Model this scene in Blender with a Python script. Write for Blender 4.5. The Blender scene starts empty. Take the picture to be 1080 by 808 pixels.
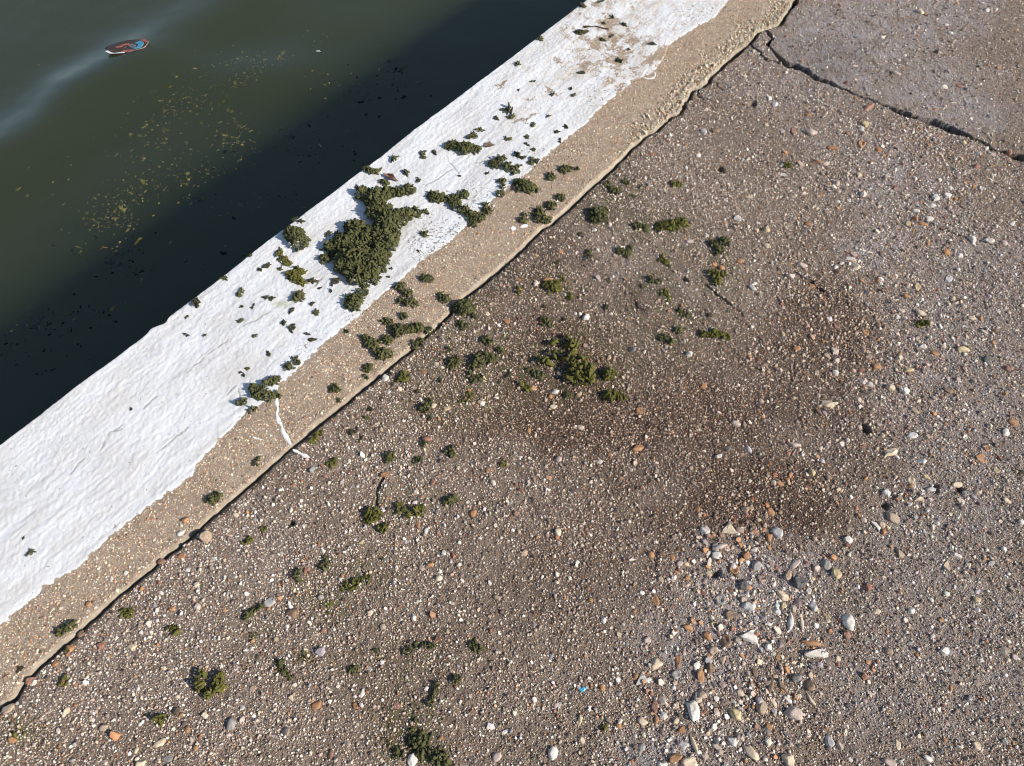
import bpy, math, random
import numpy as np
R = math.radians
rng = np.random.default_rng(7)
random.seed(7)
scene = bpy.context.scene
col = scene.collection

# ------------------------------------------------------------------ camera
CAM_H, PITCH, FPX, W0, H0 = 1.6, R(60), 800.0, 1080.0, 808.0
SP, CP = math.sin(PITCH), math.cos(PITCH)
WATER_Z = -0.60
cam_d = bpy.data.cameras.new('camera'); cam = bpy.data.objects.new('camera', cam_d); col.objects.link(cam)
cam.location = (0, 0, CAM_H); cam.rotation_euler = (math.pi/2 - PITCH, 0, 0)
cam_d.sensor_fit = 'HORIZONTAL'; cam_d.sensor_width = 36; cam_d.lens = 36*FPX/W0
cam_d.clip_start = 0.05; cam_d.clip_end = 1000
scene.camera = cam

def at(px, py, z=0.0):
    """photo pixel -> point on the level plane z"""
    px = np.asarray(px, float); py = np.asarray(py, float)
    dx = px - W0/2; v = H0/2 - py
    dy = FPX*CP + v*SP; dz = -FPX*SP + v*CP
    k = (z - CAM_H)/dz
    return np.stack([dx*k, dy*k], -1)

def to_px(x, y, z=0.0):
    d = y*CP - (z-CAM_H)*SP
    u = y*SP + (z-CAM_H)*CP
    return W0/2 + FPX*x/d, H0/2 - FPX*u/d

def mpp(px, py, z=0.0):
    """metres per photo pixel at that place"""
    v = H0/2 - py
    return (CAM_H - z)/(FPX*SP - v*CP)

# ------------------------------------------------------------------ noise
def vnoise(x, y, seed=0):
    xi = np.floor(x).astype(np.int64); yi = np.floor(y).astype(np.int64)
    xf = x-xi; yf = y-yi
    def h(a, b):
        n = (a*374761393 + b*668265263 + seed*974634777) & 0x7fffffff
        n = ((n ^ (n >> 13))*1274126177) & 0x7fffffff
        n = (n ^ (n >> 16)) & 0xffffff
        return n/float(0xffffff)
    u = xf*xf*(3-2*xf); v = yf*yf*(3-2*yf)
    a = h(xi, yi); b = h(xi+1, yi); c = h(xi, yi+1); d = h(xi+1, yi+1)
    return (a*(1-u)+b*u)*(1-v) + (c*(1-u)+d*u)*v - 0.5

def fbm(x, y, f, octs=4, seed=0, gain=0.5):
    s = 0; a = 1.0
    for o in range(octs):
        s = s + a*vnoise(x*f, y*f, seed+o*17); f *= 2.03; a *= gain
    return s

def smooth(e0, e1, x):
    t = np.clip((x-e0)/(e1-e0), 0, 1); return t*t*(3-2*t)

def seg_dist(P, poly):
    """distance of points P (N,2) to a polyline"""
    d2 = np.full(len(P), 1e9)
    for a, b in zip(poly[:-1], poly[1:]):
        ab = b-a; L = (ab**2).sum()+1e-12
        t = np.clip(((P-a)@ab)/L, 0, 1)
        q = P - a - t[:, None]*ab
        d2 = np.minimum(d2, (q**2).sum(1))
    return np.sqrt(d2)

def in_poly(P, poly):
    c = np.zeros(len(P), bool); n = len(poly)
    for i in range(n):
        a = poly[i]; b = poly[(i+1) % n]
        if a[1] == b[1]: continue
        m = (a[1] > P[:, 1]) != (b[1] > P[:, 1])
        c ^= m & (P[:, 0] < (b[0]-a[0])*(P[:, 1]-a[1])/(b[1]-a[1]) + a[0])
    return c

# ------------------------------------------------------------------ lines traced on the ground
E_px = [(0,465),(9,458),(60,420.5),(111,381),(169,342),(240,283),(291,242),(351,198),(378,180),(460,119),(536,60),(560,42),(614.6,0)]
K_px = [(0,744),(15.6,733),(24.5,717),(44.6,697),(78,669),(98,649),(121,628),(134,618),(176,583),(209,556),(240,529),(307,471),
        (338,444),(400,394),(433,367),(449,352),(458,345),(473.5,329),(478,322),(496,306),(525,283),(539,271),(572,240),(580.5,236),
        (620,198),(642,179),(689,135),(716,118),(720,107),(736,91),(758,71),(787,44.6),(803,33),(824,17),(839,0)]
P_px = [(0,659),(38,628),(47,619),(82.5,598),(118,565),(142.6,545),(167,526),(191.7,510),(205,500),(206,491),(223,473),(240,455.6),
        (260,435),(278,424),(290,416),(296,404),(307,397),(325,379),(347,359),(374,337),(407,308),(424.6,294),(447,274),(476,254),
        (493.6,236),(498,229),(522.6,209),(551.6,187),(576,164.6),(594,149),(620,129),(627,119),(649,100),(660,93.6),(665,85),
        (689,76),(698,65),(705,49),(716,40),(734,29),(752,20),(769.5,0)]
F_px = [(839,0),(827,12),(825,20),(811,25),(809.5,28),(813.6,38),(810,45),(819,55),(829,67),(844,70),(862,82),(882,90),(900,99),
        (929,109),(965,123),(985,129),(1025,145),(1047,157),(1080,168)]
A2 = lambda pts, z=0.0: at([p[0] for p in pts], [p[1] for p in pts], z)
E_w, K_w, P_w, F_w = A2(E_px), A2(K_px), A2(P_px), A2(F_px)

# kerb frame: u along the water edge, q(u) its gentle bow, t = distance from it towards the land
o0 = E_w[0]; dirU = E_w[-1]-E_w[0]; dirU /= np.linalg.norm(dirU); dirV = np.array([dirU[1], -dirU[0]])
eu = (E_w-o0)@dirU; ev = (E_w-o0)@dirV
ca, cb, cc = np.polyfit(eu, ev, 2)
U0, U1 = eu[0]-0.4, eu[-1]+0.4
def q_of(u):
    uc = np.clip(u, U0, U1); s = 2*ca*uc+cb
    return ca*uc*uc+cb*uc+cc + s*(u-uc), s
def ut2w(u, t):
    q, s = q_of(u); L = np.sqrt(1+s*s)
    a = u - s/L*t; b = q + t/L
    return o0[0]+a*dirU[0]+b*dirV[0], o0[1]+a*dirU[1]+b*dirV[1]
def w2ut(P):
    a = (P-o0)@dirU; b = (P-o0)@dirV; u = a.copy(); t = np.zeros_like(a)
    for _ in range(12):
        q, s = q_of(u); L = np.sqrt(1+s*s)
        t = (b-q)*L; u = a + s/L*t
        q2, s2 = q_of(u); L2 = np.sqrt(1+s2*s2); t = (b-q2)*L2; u = a + s2/L2*t
    return u, t
Ku, Kt = w2ut(K_w); Pu, Pt = w2ut(P_w)
o = np.argsort(Ku); Ku, Kt = Ku[o], Kt[o]; o = np.argsort(Pu); Pu, Pt = Pu[o], Pt[o]
UR0, UR1 = w2ut(at([640, 715], [180, 118]))[0]
def tK(u):
    base = np.interp(u, Ku, Kt)
    rub = smooth(UR0, UR1, u)
    return base + 0.0022*vnoise(u*45, u*0, 3) + 0.0012*vnoise(u*160, u*0, 4) + rub*.020*fbm(u, u*0+3.3, 13, 5, 6, .62)
def tP(u): return np.interp(u, Pu, Pt)

# ------------------------------------------------------------------ mesh helpers
def mesh_np(name, V, quads=None, tris=None, mat_idx_q=None, mat_idx_t=None, smooth_q=True, smooth_t=True):
    me = bpy.data.meshes.new(name)
    nq = 0 if quads is None else len(quads); nt = 0 if tris is None else len(tris)
    me.vertices.add(len(V)); me.vertices.foreach_set('co', np.ascontiguousarray(V, np.float32).ravel())
    loops = []
    if nq: loops.append(np.asarray(quads, np.int32).ravel())
    if nt: loops.append(np.asarray(tris, np.int32).ravel())
    loops = np.concatenate(loops)
    me.loops.add(len(loops)); me.loops.foreach_set('vertex_index', loops)
    starts = np.concatenate([np.arange(nq)*4, nq*4+np.arange(nt)*3]).astype(np.int32)
    me.polygons.add(nq+nt); me.polygons.foreach_set('loop_start', starts)
    sm = np.concatenate([np.full(nq, smooth_q), np.full(nt, smooth_t)])
    me.polygons.foreach_set('use_smooth', sm)
    if mat_idx_q is not None or mat_idx_t is not None:
        mi = np.concatenate([np.zeros(nq, np.int32) if mat_idx_q is None else mat_idx_q,
                             np.zeros(nt, np.int32) if mat_idx_t is None else mat_idx_t]).astype(np.int32)
        me.polygons.foreach_set('material_index', mi)
    me.update(calc_edges=True)
    return me
def add_attr(me, name, vals):
    a = me.attributes.new(name, 'FLOAT', 'POINT'); a.data.foreach_set('value', np.asarray(vals, np.float32))
def add_col(me, name, vals):
    a = me.attributes.new(name, 'FLOAT_COLOR', 'POINT')
    c = np.ones((len(vals), 4), np.float32); c[:, :3] = vals; a.data.foreach_set('color', c.ravel())
def link(name, me, mats, parent=None):
    ob = bpy.data.objects.new(name, me); col.objects.link(ob)
    for m in (mats if isinstance(mats, (list, tuple)) else [mats]): me.materials.append(m)
    if parent: ob.parent = parent
    return ob
def tag(o, label, cat, group=None):
    o['label'] = label; o['category'] = cat
    if group: o['group'] = group

# ------------------------------------------------------------------ materials
class NT:
    def __init__(s, name):
        s.m = bpy.data.materials.new(name); s.m.use_nodes = True; s.t = s.m.node_tree; s.n = s.t.nodes
        s.b = s.n['Principled BSDF']; s.out = s.n['Material Output']
    def new(s, typ, **kw):
        n = s.n.new(typ)
        for k, v in kw.items(): setattr(n, k, v)
        return n
    def put(s, sock, v):
        if hasattr(v, 'is_output') or isinstance(v, bpy.types.NodeSocket): s.t.links.new(v, sock)
        else: sock.default_value = v
    def attr(s, name, c=False):
        n = s.new('ShaderNodeAttribute', attribute_name=name); return n.outputs['Color' if c else 'Fac']
    def obj(s): return s.new('ShaderNodeTexCoord').outputs['Object']
    def noise(s, scale, detail=4, rough=0.55, vec=None, dist=0.0):
        n = s.new('ShaderNodeTexNoise'); n.inputs['Scale'].default_value = scale; n.inputs['Detail'].default_value = detail
        n.inputs['Roughness'].default_value = rough; n.inputs['Distortion'].default_value = dist
        s.t.links.new(vec if vec is not None else s.obj(), n.inputs['Vector']); return n.outputs['Fac']
    def vor(s, scale, out='Distance', vec=None, feature='F1'):
        n = s.new('ShaderNodeTexVoronoi', feature=feature); n.inputs['Scale'].default_value = scale
        s.t.links.new(vec if vec is not None else s.obj(), n.inputs['Vector']); return n.outputs[out]
    def math(s, op, a, b=0.0, clamp=False):
        n = s.new('ShaderNodeMath', operation=op, use_clamp=clamp); s.put(n.inputs[0], a); s.put(n.inputs[1], b); return n.outputs[0]
    def ramp(s, fac, stops):
        n = s.new('ShaderNodeValToRGB'); e = n.color_ramp.elements
        while len(e) < len(stops): e.new(0.5)
        for el, (p, c) in zip(e, stops):
            el.position = p; el.color = (*c, 1) if len(c) == 3 else c
        s.t.links.new(fac, n.inputs[0]); return n.outputs[0]
    def mix(s, f, a, b, mode='MIX'):
        n = s.new('ShaderNodeMix', data_type='RGBA', blend_type=mode); s.put(n.inputs[0], f)
        for i, v in ((6, a), (7, b)):
            if isinstance(v, tuple): v = (*v, 1) if len(v) == 3 else v
            s.put(n.inputs[i], v)
        return n.outputs[2]
    def bump(s, h, strength=0.5, dist=0.002, prev=None):
        n = s.new('ShaderNodeBump'); n.inputs['Strength'].default_value = strength; n.inputs['Distance'].default_value = dist
        s.put(n.inputs['Height'], h)
        if prev is not None: s.t.links.new(prev, n.inputs['Normal'])
        return n.outputs[0]
    def set(s, color=None, rough=None, normal=None, spec=None):
        if color is not None: s.put(s.b.inputs['Base Color'], (*color, 1) if isinstance(color, tuple) else color)
        if rough is not None: s.put(s.b.inputs['Roughness'], rough)
        if normal is not None: s.t.links.new(normal, s.b.inputs['Normal'])
        if spec is not None: s.put(s.b.inputs['Specular IOR Level'], spec)
        return s.m

def mat_kerb():
    s = NT('kerb_concrete_and_white_paint')
    st = s.new('ShaderNodeUVMap', uv_map='st').outputs[0]
    mp = s.new('ShaderNodeMapping'); mp.inputs['Scale'].default_value = (1, 2.6, 1); s.t.links.new(st, mp.inputs['Vector']); st_l = mp.outputs[0]
    pd = s.attr('paint')
    # concrete
    n1 = s.noise(9, 5); n2 = s.noise(420, 3, 0.7); v1 = s.vor(260, 'Color')
    conc = s.ramp(n1, [(0.3, (0.275, 0.215, 0.158)), (0.7, (0.40, 0.325, 0.25))])
    conc = s.mix(0.5, conc, s.ramp(n2, [(0.32, (0.13, 0.09, 0.06)), (0.5, (0.33, 0.25, 0.18)), (0.70, (0.56, 0.46, 0.355))]))
    sep = s.new('ShaderNodeSeparateColor'); s.t.links.new(v1, sep.inputs[0])
    conc = s.mix(s.math('MULTIPLY', s.math('GREATER_THAN', sep.outputs[0], 0.85), 0.5), conc, (0.50, 0.42, 0.33))
    conc = s.mix(s.math('MULTIPLY', s.math('GREATER_THAN', sep.outputs[1], 0.93), 0.4), conc, (0.36, 0.20, 0.11))
    conc = s.mix(s.math('MULTIPLY', s.math('SUBTRACT', s.noise(32, 5, 0.65), 0.5, True), 3.0, True), conc, (0.20, 0.145, 0.10))
    conc = s.mix(s.math('MULTIPLY', s.math('SUBTRACT', s.noise(48, 5, 0.65), 0.56, True), 4.0, True), conc, (0.47, 0.40, 0.32))
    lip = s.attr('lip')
    lipc = s.ramp(s.noise(60, 4), [(0.3, (0.33, 0.27, 0.19)), (0.7, (0.52, 0.46, 0.36))])  # pale edge colour: sunlight on the near lip, pale mortar farther along
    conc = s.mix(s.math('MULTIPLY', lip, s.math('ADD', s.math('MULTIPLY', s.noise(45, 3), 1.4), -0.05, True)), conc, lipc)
    # paint
    pn = s.noise(55, 5, 0.6); pn2 = s.noise(260, 3, 0.6)
    pw = s.math('ADD', pd, s.math('MULTIPLY', s.math('SUBTRACT', pn, 0.5), 0.032))
    pw = s.math('ADD', pw, s.math('MULTIPLY', s.math('SUBTRACT', pn2, 0.5), 0.008))
    mask = s.math('MULTIPLY', pw, 900.0, True)
    fl = s.math('MULTIPLY', s.math('SUBTRACT', s.math('ADD', s.noise(120, 4, 0.7), s.math('MULTIPLY', s.math('MINIMUM', pd, 0.0), 6.0)), 0.655), 60.0, True)
    mask = s.math('MAXIMUM', mask, fl)
    worn0 = s.attr('worn'); worn = s.math('MULTIPLY', worn0, s.math('MULTIPLY', s.math('SUBTRACT', s.noise(20, 4, 0.6), 0.33, True), 4.2, True)); wn = s.noise(75, 6, 0.72, st_l, dist=1.2)
    bare = s.math('MULTIPLY', s.math('SUBTRACT', s.math('ADD', wn, s.math('MULTIPLY', worn, 0.47)), 0.80), 11.0, True)
    chip = s.math('MULTIPLY', s.math('SUBTRACT', s.math('ADD', s.math('MULTIPLY', s.attr('chip'), 0.55), s.math('MULTIPLY', s.noise(190, 4, 0.7), 1.0)), 0.88), 12.0, True)
    pit = s.math('MULTIPLY', s.math('SUBTRACT', s.math('ADD', s.vor(170, 'Distance'), s.math('MULTIPLY', s.attr('pit'), 0.28)), 0.93), 20.0, True)
    bare = s.math('MAXIMUM', bare, chip)
    mask = s.math('MULTIPLY', mask, s.math('SUBTRACT', 1.0, bare, True))
    dirt = s.noise(5, 5, 0.6, st_l); dirt2 = s.noise(22, 5, 0.65, st_l)
    white = s.ramp(dirt, [(0.32, (0.60, 0.575, 0.545)), (0.55, (0.695, 0.69, 0.69)), (0.75, (0.745, 0.755, 0.775))])
    white = s.mix(s.math('MULTIPLY', s.math('SUBTRACT', dirt2, 0.52, True), 3.0, True), white, (0.58, 0.545, 0.50))
    white = s.mix(s.math('MULTIPLY', s.math('SUBTRACT', s.noise(330, 3, 0.7, st_l), 0.60, True), 3.5, True), white, (0.50, 0.49, 0.48))
    white = s.mix(s.math('MULTIPLY', s.attr('algae'), s.math('MULTIPLY', s.noise(70, 4), 1.3, True)), white, (0.34, 0.35, 0.17))
    white = s.mix(s.math('MULTIPLY', s.attr('crk'), 0.75), white, (0.16, 0.145, 0.13))
    white = s.mix(pit, white, (0.25, 0.23, 0.2))
    white = s.mix(s.math('MULTIPLY', worn, s.math('MULTIPLY', s.math('SUBTRACT', s.noise(30, 5), 0.40, True), 4.0, True)), white, (0.56, 0.455, 0.35))
    conc2 = s.mix(worn, conc, s.ramp(s.noise(120, 4), [(0.3, (0.27, 0.185, 0.115)), (0.7, (0.47, 0.37, 0.27))]))
    c = s.mix(mask, conc2, white)
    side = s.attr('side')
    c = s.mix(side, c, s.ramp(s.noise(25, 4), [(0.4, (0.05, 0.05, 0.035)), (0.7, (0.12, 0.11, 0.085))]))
    # relief
    rough_ = s.math('SUBTRACT', 1.0, s.math('MULTIPLY', mask, 0.7)); b = s.bump(s.math('MULTIPLY', s.noise(480, 3, 0.72), rough_), 0.85, 0.0026)
    b = s.bump(s.math('MULTIPLY', mask, 1.0), 0.8, 0.0012, b)
    brush = s.noise(190, 5, 0.68, st_l)
    patchy = s.math('MULTIPLY', s.math('SUBTRACT', s.noise(7, 4, 0.6), 0.36, True), 3.5, True); b = s.bump(s.math('MULTIPLY', s.math('MULTIPLY', brush, patchy), mask), 0.5, 0.0022, b)
    b = s.bump(s.noise(430, 4, 0.75), 0.9, 0.0020, b)
    b = s.bump(s.noise(34, 6, 0.72, st_l), 0.28, 0.003, b)
    return s.set(c, s.mix(mask, (0.9,)*3, (0.62,)*3), b, 0.3)

def mat_slab():
    s = NT('pavement_mortar')
    n1 = s.noise(4, 5); n2 = s.noise(380, 3, 0.75); n3 = s.noise(22, 5, 0.6)
    base = s.ramp(n1, [(0.3, (0.158, 0.112, 0.079)), (0.7, (0.250, 0.190, 0.145))])
    base = s.mix(0.55, base, s.ramp(n2, [(0.36, (0.024, 0.014, 0.009)), (0.50, (0.168, 0.122, 0.090)), (0.67, (0.50, 0.40, 0.31))]))
    cem = s.math('MULTIPLY', s.attr('cement'), s.math('MULTIPLY', s.math('SUBTRACT', n3, 0.3, True), 3.0, True))
    base = s.mix(cem, base, s.ramp(n2, [(0.3, (0.172, 0.152, 0.148)), (0.7, (0.45, 0.41, 0.405))]))
    dq = s.math('ADD', s.attr('damp'), s.math('ADD', s.math('MULTIPLY', s.math('SUBTRACT', s.noise(11, 5, 0.62), 0.5), 0.9), s.math('MULTIPLY', s.math('SUBTRACT', s.noise(95, 4, 0.65), 0.5), 0.8)))
    damp = s.math('MULTIPLY', s.math('SUBTRACT', dq, 0.12), s.math('MULTIPLY', s.math('MINIMUM', s.math('MULTIPLY', s.attr('damp'), 8.0), 1.0), 1.15), True)
    base = s.mix(damp, base, s.ramp(n2, [(0.3, (0.030, 0.018, 0.012)), (0.7, (0.118, 0.078, 0.054))]))
    base = s.mix(s.math('MULTIPLY', s.attr('soil'), 0.9, True), base, s.ramp(n2, [(0.3, (0.022, 0.017, 0.012)), (0.7, (0.085, 0.068, 0.052))]))
    base = s.mix(s.math('MULTIPLY', s.attr('green'), s.math('MULTIPLY', s.math('SUBTRACT', s.noise(60, 4), 0.34, True), 4.0, True)), base, (0.085, 0.084, 0.024))
    b = s.bump(s.noise(520, 3, 0.7), 0.8, 0.0026)
    b = s.bump(s.vor(300), 0.7, 0.0026, b)
    b = s.bump(s.noise(70, 4), 0.4, 0.003, b)
    return s.set(base, 0.88, b, 0.3)

def mat_grain():
    s = NT('exposed_aggregate')
    c = s.attr('gcol', True)
    c = s.mix(0.35, c, s.mix(1.0, c, s.ramp(s.noise(900, 2), [(0.3, (0.55,)*3), (0.7, (1.25,)*3)]), 'MULTIPLY'))
    return s.set(c, 0.62, s.bump(s.noise(1500, 2), 0.35, 0.0006), 0.4)

def mat_moss(name, dark, mid, light):
    s = NT(name)
    inf = s.new('ShaderNodeObjectInfo').outputs['Random']
    n = s.noise(38, 5, 0.7); n2 = s.noise(520, 3, 0.7)
    c = s.ramp(n, [(0.3, dark), (0.52, mid), (0.74, light)])
    c = s.mix(0.45, c, s.ramp(n2, [(0.3, dark), (0.7, light)]))
    c = s.mix(s.math('MULTIPLY', inf, 0.35), c, mid)
    b = s.bump(s.noise(700, 3, 0.7), 0.9, 0.0018); b = s.bump(s.noise(260, 3), 0.7, 0.003, b)
    s.set(c, 0.85, b, 0.25)
    return s.m

def mat_stone(name, a, bcol, spots=None, rough=0.5):
    s = NT(name)
    inf = s.new('ShaderNodeObjectInfo').outputs['Random']
    n = s.noise(110, 4, 0.65); n2 = s.noise(600, 3, 0.7)
    c = s.ramp(n, [(0.32, a), (0.68, bcol)])
    k = s.ramp(n2, [(0.3, (0.72,)*3), (0.7, (1.12,)*3)])
    c = s.mix(0.8, c, s.mix(1.0, c, k, 'MULTIPLY'))
    c = s.mix(1.0, c, s.ramp(inf, [(0.0, (0.82, 0.80, 0.78)), (1.0, (1.08, 1.06, 1.05))]), 'MULTIPLY')
    if spots: c = s.mix(s.math('MULTIPLY', s.math('SUBTRACT', s.noise(170, 3), 0.57, True), 9.0, True), c, spots)
    c = s.mix(s.math('MULTIPLY', s.math('SUBTRACT', s.noise(260, 5, 0.7), 0.50, True), 2.4, True), c, (0.27, 0.225, 0.185))
    b = s.bump(s.noise(420, 4, 0.7), 0.65, 0.0016)
    return s.set(c, s.mix(n2, (0.42,)*3, (0.85,)*3), b, 0.4)

def mat_plain(name, c, rough=0.6, spec=0.5, var=0.25, bump=0.3):
    s = NT(name); n = s.noise(180, 4)
    c2 = s.mix(var, c, s.ramp(n, [(0.3, tuple(x*0.4 for x in c)), (0.7, tuple(min(1, x*1.3) for x in c))]))
    return s.set(c2, rough, s.bump(s.noise(400, 3), bump, 0.001), spec)

def mat_water():
    s = NT('murky_water'); t = s.t
    fr = s.new('ShaderNodeFresnel'); fr.inputs['IOR'].default_value = 1.56
    tr = s.new('ShaderNodeBsdfTransparent'); gl = s.new('ShaderNodeBsdfGlossy'); gl.inputs['Roughness'].default_value = 0.09
    bp = s.bump(s.noise(2.2, 3), 0.5, 0.02); t.links.new(bp, gl.inputs['Normal']); t.links.new(bp, fr.inputs['Normal'])
    mx = s.new('ShaderNodeMixShader'); ge = s.new('ShaderNodeNewGeometry'); t.links.new(s.math('MULTIPLY', fr.outputs[0], s.math('SUBTRACT', 1.0, ge.outputs['Backfacing'])), mx.inputs[0]); t.links.new(tr.outputs[0], mx.inputs[1]); t.links.new(gl.outputs[0], mx.inputs[2])
    t.links.new(mx.outputs[0], s.out.inputs['Surface'])
    v = s.new('ShaderNodeVolumePrincipled'); v.inputs['Color'].default_value = (0.195, 0.222, 0.118, 1); v.inputs['Density'].default_value = 0.95; v.inputs['Anisotropy'].default_value = 0.2
    t.links.new(v.outputs[0], s.out.inputs['Volume'])
    return s.m

M_kerb, M_slab, M_grain, M_water = mat_kerb(), mat_slab(), mat_grain(), mat_water()
M_moss = mat_moss('olive_moss', (0.024, 0.026, 0.009), (0.086, 0.087, 0.031), (0.185, 0.178, 0.074))
M_moss_y = mat_moss('yellow_green_moss', (0.028, 0.029, 0.006), (0.110, 0.106, 0.020), (0.235, 0.21, 0.055))
M_crumb = mat_moss('dark_moss_crumb', (0.020, 0.019, 0.010), (0.058, 0.056, 0.028), (0.12, 0.11, 0.055))
M_soil = mat_plain('joint_soil', (0.035, 0.028, 0.02), 0.95, 0.1)
M_paint = mat_plain('white_paint', (0.80, 0.80, 0.79), 0.6, 0.3, 0.06)
STONE = {
 'w': ('white', mat_stone('white_stone', (0.63,0.565,0.49), (0.80,0.745,0.67), (0.44,0.36,0.29))),
 'c': ('cream', mat_stone('cream_stone', (0.52,0.405,0.275), (0.74,0.62,0.46), (0.38,0.25,0.14))),
 'y': ('yellowish', mat_stone('yellow_stone', (0.44,0.33,0.16), (0.63,0.53,0.33), (0.29,0.19,0.09))),
 'o': ('orange', mat_stone('orange_stone', (0.27,0.125,0.05), (0.47,0.255,0.12), (0.16,0.075,0.035))),
 'b': ('brown', mat_stone('brown_stone', (0.15,0.088,0.052), (0.28,0.185,0.115), (0.085,0.05,0.03))),
 'r': ('brick red', mat_stone('brick_red_stone', (0.22,0.095,0.06), (0.35,0.18,0.125), (0.13,0.055,0.04))),
 'p': ('pinkish', mat_stone('pink_stone', (0.42,0.33,0.275), (0.60,0.49,0.42), (0.30,0.21,0.165))),
 't': ('tan', mat_stone('tan_stone', (0.31,0.225,0.155), (0.47,0.365,0.265), (0.20,0.13,0.08))),
 'g': ('grey', mat_stone('grey_stone', (0.24,0.22,0.20), (0.40,0.375,0.345), (0.14,0.13,0.12))),
 'h': ('pale grey', mat_stone('pale_grey_stone', (0.46,0.435,0.405), (0.66,0.625,0.58), (0.29,0.255,0.23))),
 'k': ('dark grey', mat_stone('dark_grey_stone', (0.055,0.052,0.05), (0.13,0.125,0.12), (0.22,0.21,0.2))),
}

# ------------------------------------------------------------------ ground masks (stains, cement patches) in plan
def blobs(P, lst, seed=0):
    X, Y = to_px(P[:, 0], P[:, 1])
    f = np.zeros(len(P))
    nx = fbm(P[:, 0], P[:, 1], 6, 4, seed)*1.1
    for (cx, cy, rx, ry, w) in lst:
        d = np.sqrt(((X-cx)/rx)**2 + ((Y-cy)/ry)**2)
        f = np.maximum(f, w*smooth(1.25, 0.35, d + nx*0.6))
    return f
DAMP = [(680,450,270,180,.62),(560,330,120,80,.5),(420,720,110,90,.42),(610,590,110,100,.45),(600,390,110,80,.9),(680,440,180,85,1),(770,525,130,70,1),(868,350,85,55,.85),(650,500,140,50,.7),(500,380,70,50,.55),
        (560,430,90,60,.7),(840,420,80,60,.75),(460,690,60,40,.4),(430,770,50,50,.5)]
CEM = [(1000,420,110,160,.5),(1010,650,100,120,.4),(900,45,130,55,.85),(1000,95,80,50,.8),(960,20,110,50,.8),(800,610,75,70,1),(745,690,70,80,.7),(700,790,90,40,.9),(760,790,60,50,.7),(870,450,60,60,.35),(960,210,90,45,.6),(930,190,35,75,.9),
       (925,262,50,26,.85),(890,150,60,30,.4),(830,80,90,40,.45),(960,80,90,40,.35),(1010,330,90,120,.55),(1000,560,100,120,.5),(950,700,110,100,.4),(200,560,120,70,.25),(150,700,140,80,.2),(680,300,70,50,.25),(590,470,40,30,.2)]
GREEN = [(380,610,60,30,.5),(345,640,40,40,.6),(430,770,60,50,.7),(430,530,60,30,.5),(330,690,50,30,.4),(500,390,80,60,.5),(620,390,70,60,.5),
         (20,770,40,30,.7),(700,240,60,30,.5),(760,290,30,30,.5),(580,300,40,30,.5),(490,330,40,40,.6),(710,350,60,40,.4),(425,700,60,40,.4),(270,660,40,30,.4),
         (640,215,60,40,.4),(690,305,40,30,.4),(370,705,30,40,.4),(450,430,50,30,.4)]
SOILB = [(575,255,45,50,.55),(640,200,60,45,.35),(525,290,30,25,.7),(870,60,50,25,.25),(760,110,50,40,.2)]
COARSE = [(790,640,95,120,1),(740,745,110,80,1),(910,380,110,90,.7),(960,190,110,70,.55),(880,560,160,120,.35),(1000,600,90,160,.25)]

# ------------------------------------------------------------------ grids
def axis(lo, hi, step, far_lo, far_hi, grow=1.35):
    mid = np.arange(lo, hi+step*.5, step); out = [mid]
    def tail(d):
        v = []; x = 0; h = step
        while x < d: h *= grow; x += h; v.append(x)
        return np.array(v)
    if far_lo > 0: out.insert(0, lo - tail(far_lo)[::-1])
    if far_hi > 0: out.append(mid[-1] + tail(far_hi))
    return np.concatenate(out)
UA, UB = U0-0.02, eu[-1]+0.55
corner_u, corner_t = w2ut(at([1080, 1080, 0], [808, 0, 808]))
UB = max(UB, corner_u.max()+0.1); UA = min(UA, corner_u.min()-0.1)
TB = corner_t.max()+0.15

def lines_px(*lst): return [A2(l) for l in lst]
PAINT_CRACKS = lines_px([(160.5,481),(176,468),(189.5,459),(196,450)], [(169,450),(174,455),(180.5,458)], [(134,449),(116,458),(112,464),(101,479),(89,473)],
    [(96,480),(73.5,498),(56,516)], [(242,398),(244,403),(248,408),(241,416)], [(252,410),(254,419)], [(120,455),(165,420),(215,377),(258,345),(300,322),(345,290)],
    [(336,293),(329,303),(310,320)], [(470,165),(478,175),(484,183)], [(500,172),(520,168)], [(430,215),(450,195),(478,178)], [(205,560),(190,540)],
    [(418,250),(424,262)], [(232,470),(214,482)])
HAIR = lines_px([(965,230),(985,236),(1018,250)], [(669,317),(673,322),(680,325)], [(394,530),(397,515),(403,503)], [(838,283),(850,293),(868,306)],
                [(745,300),(775,325),(782,330)], [(737,92),(735,98),(742,103),(748,104)], [(756,85),(758,90),(764,94)])

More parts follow.
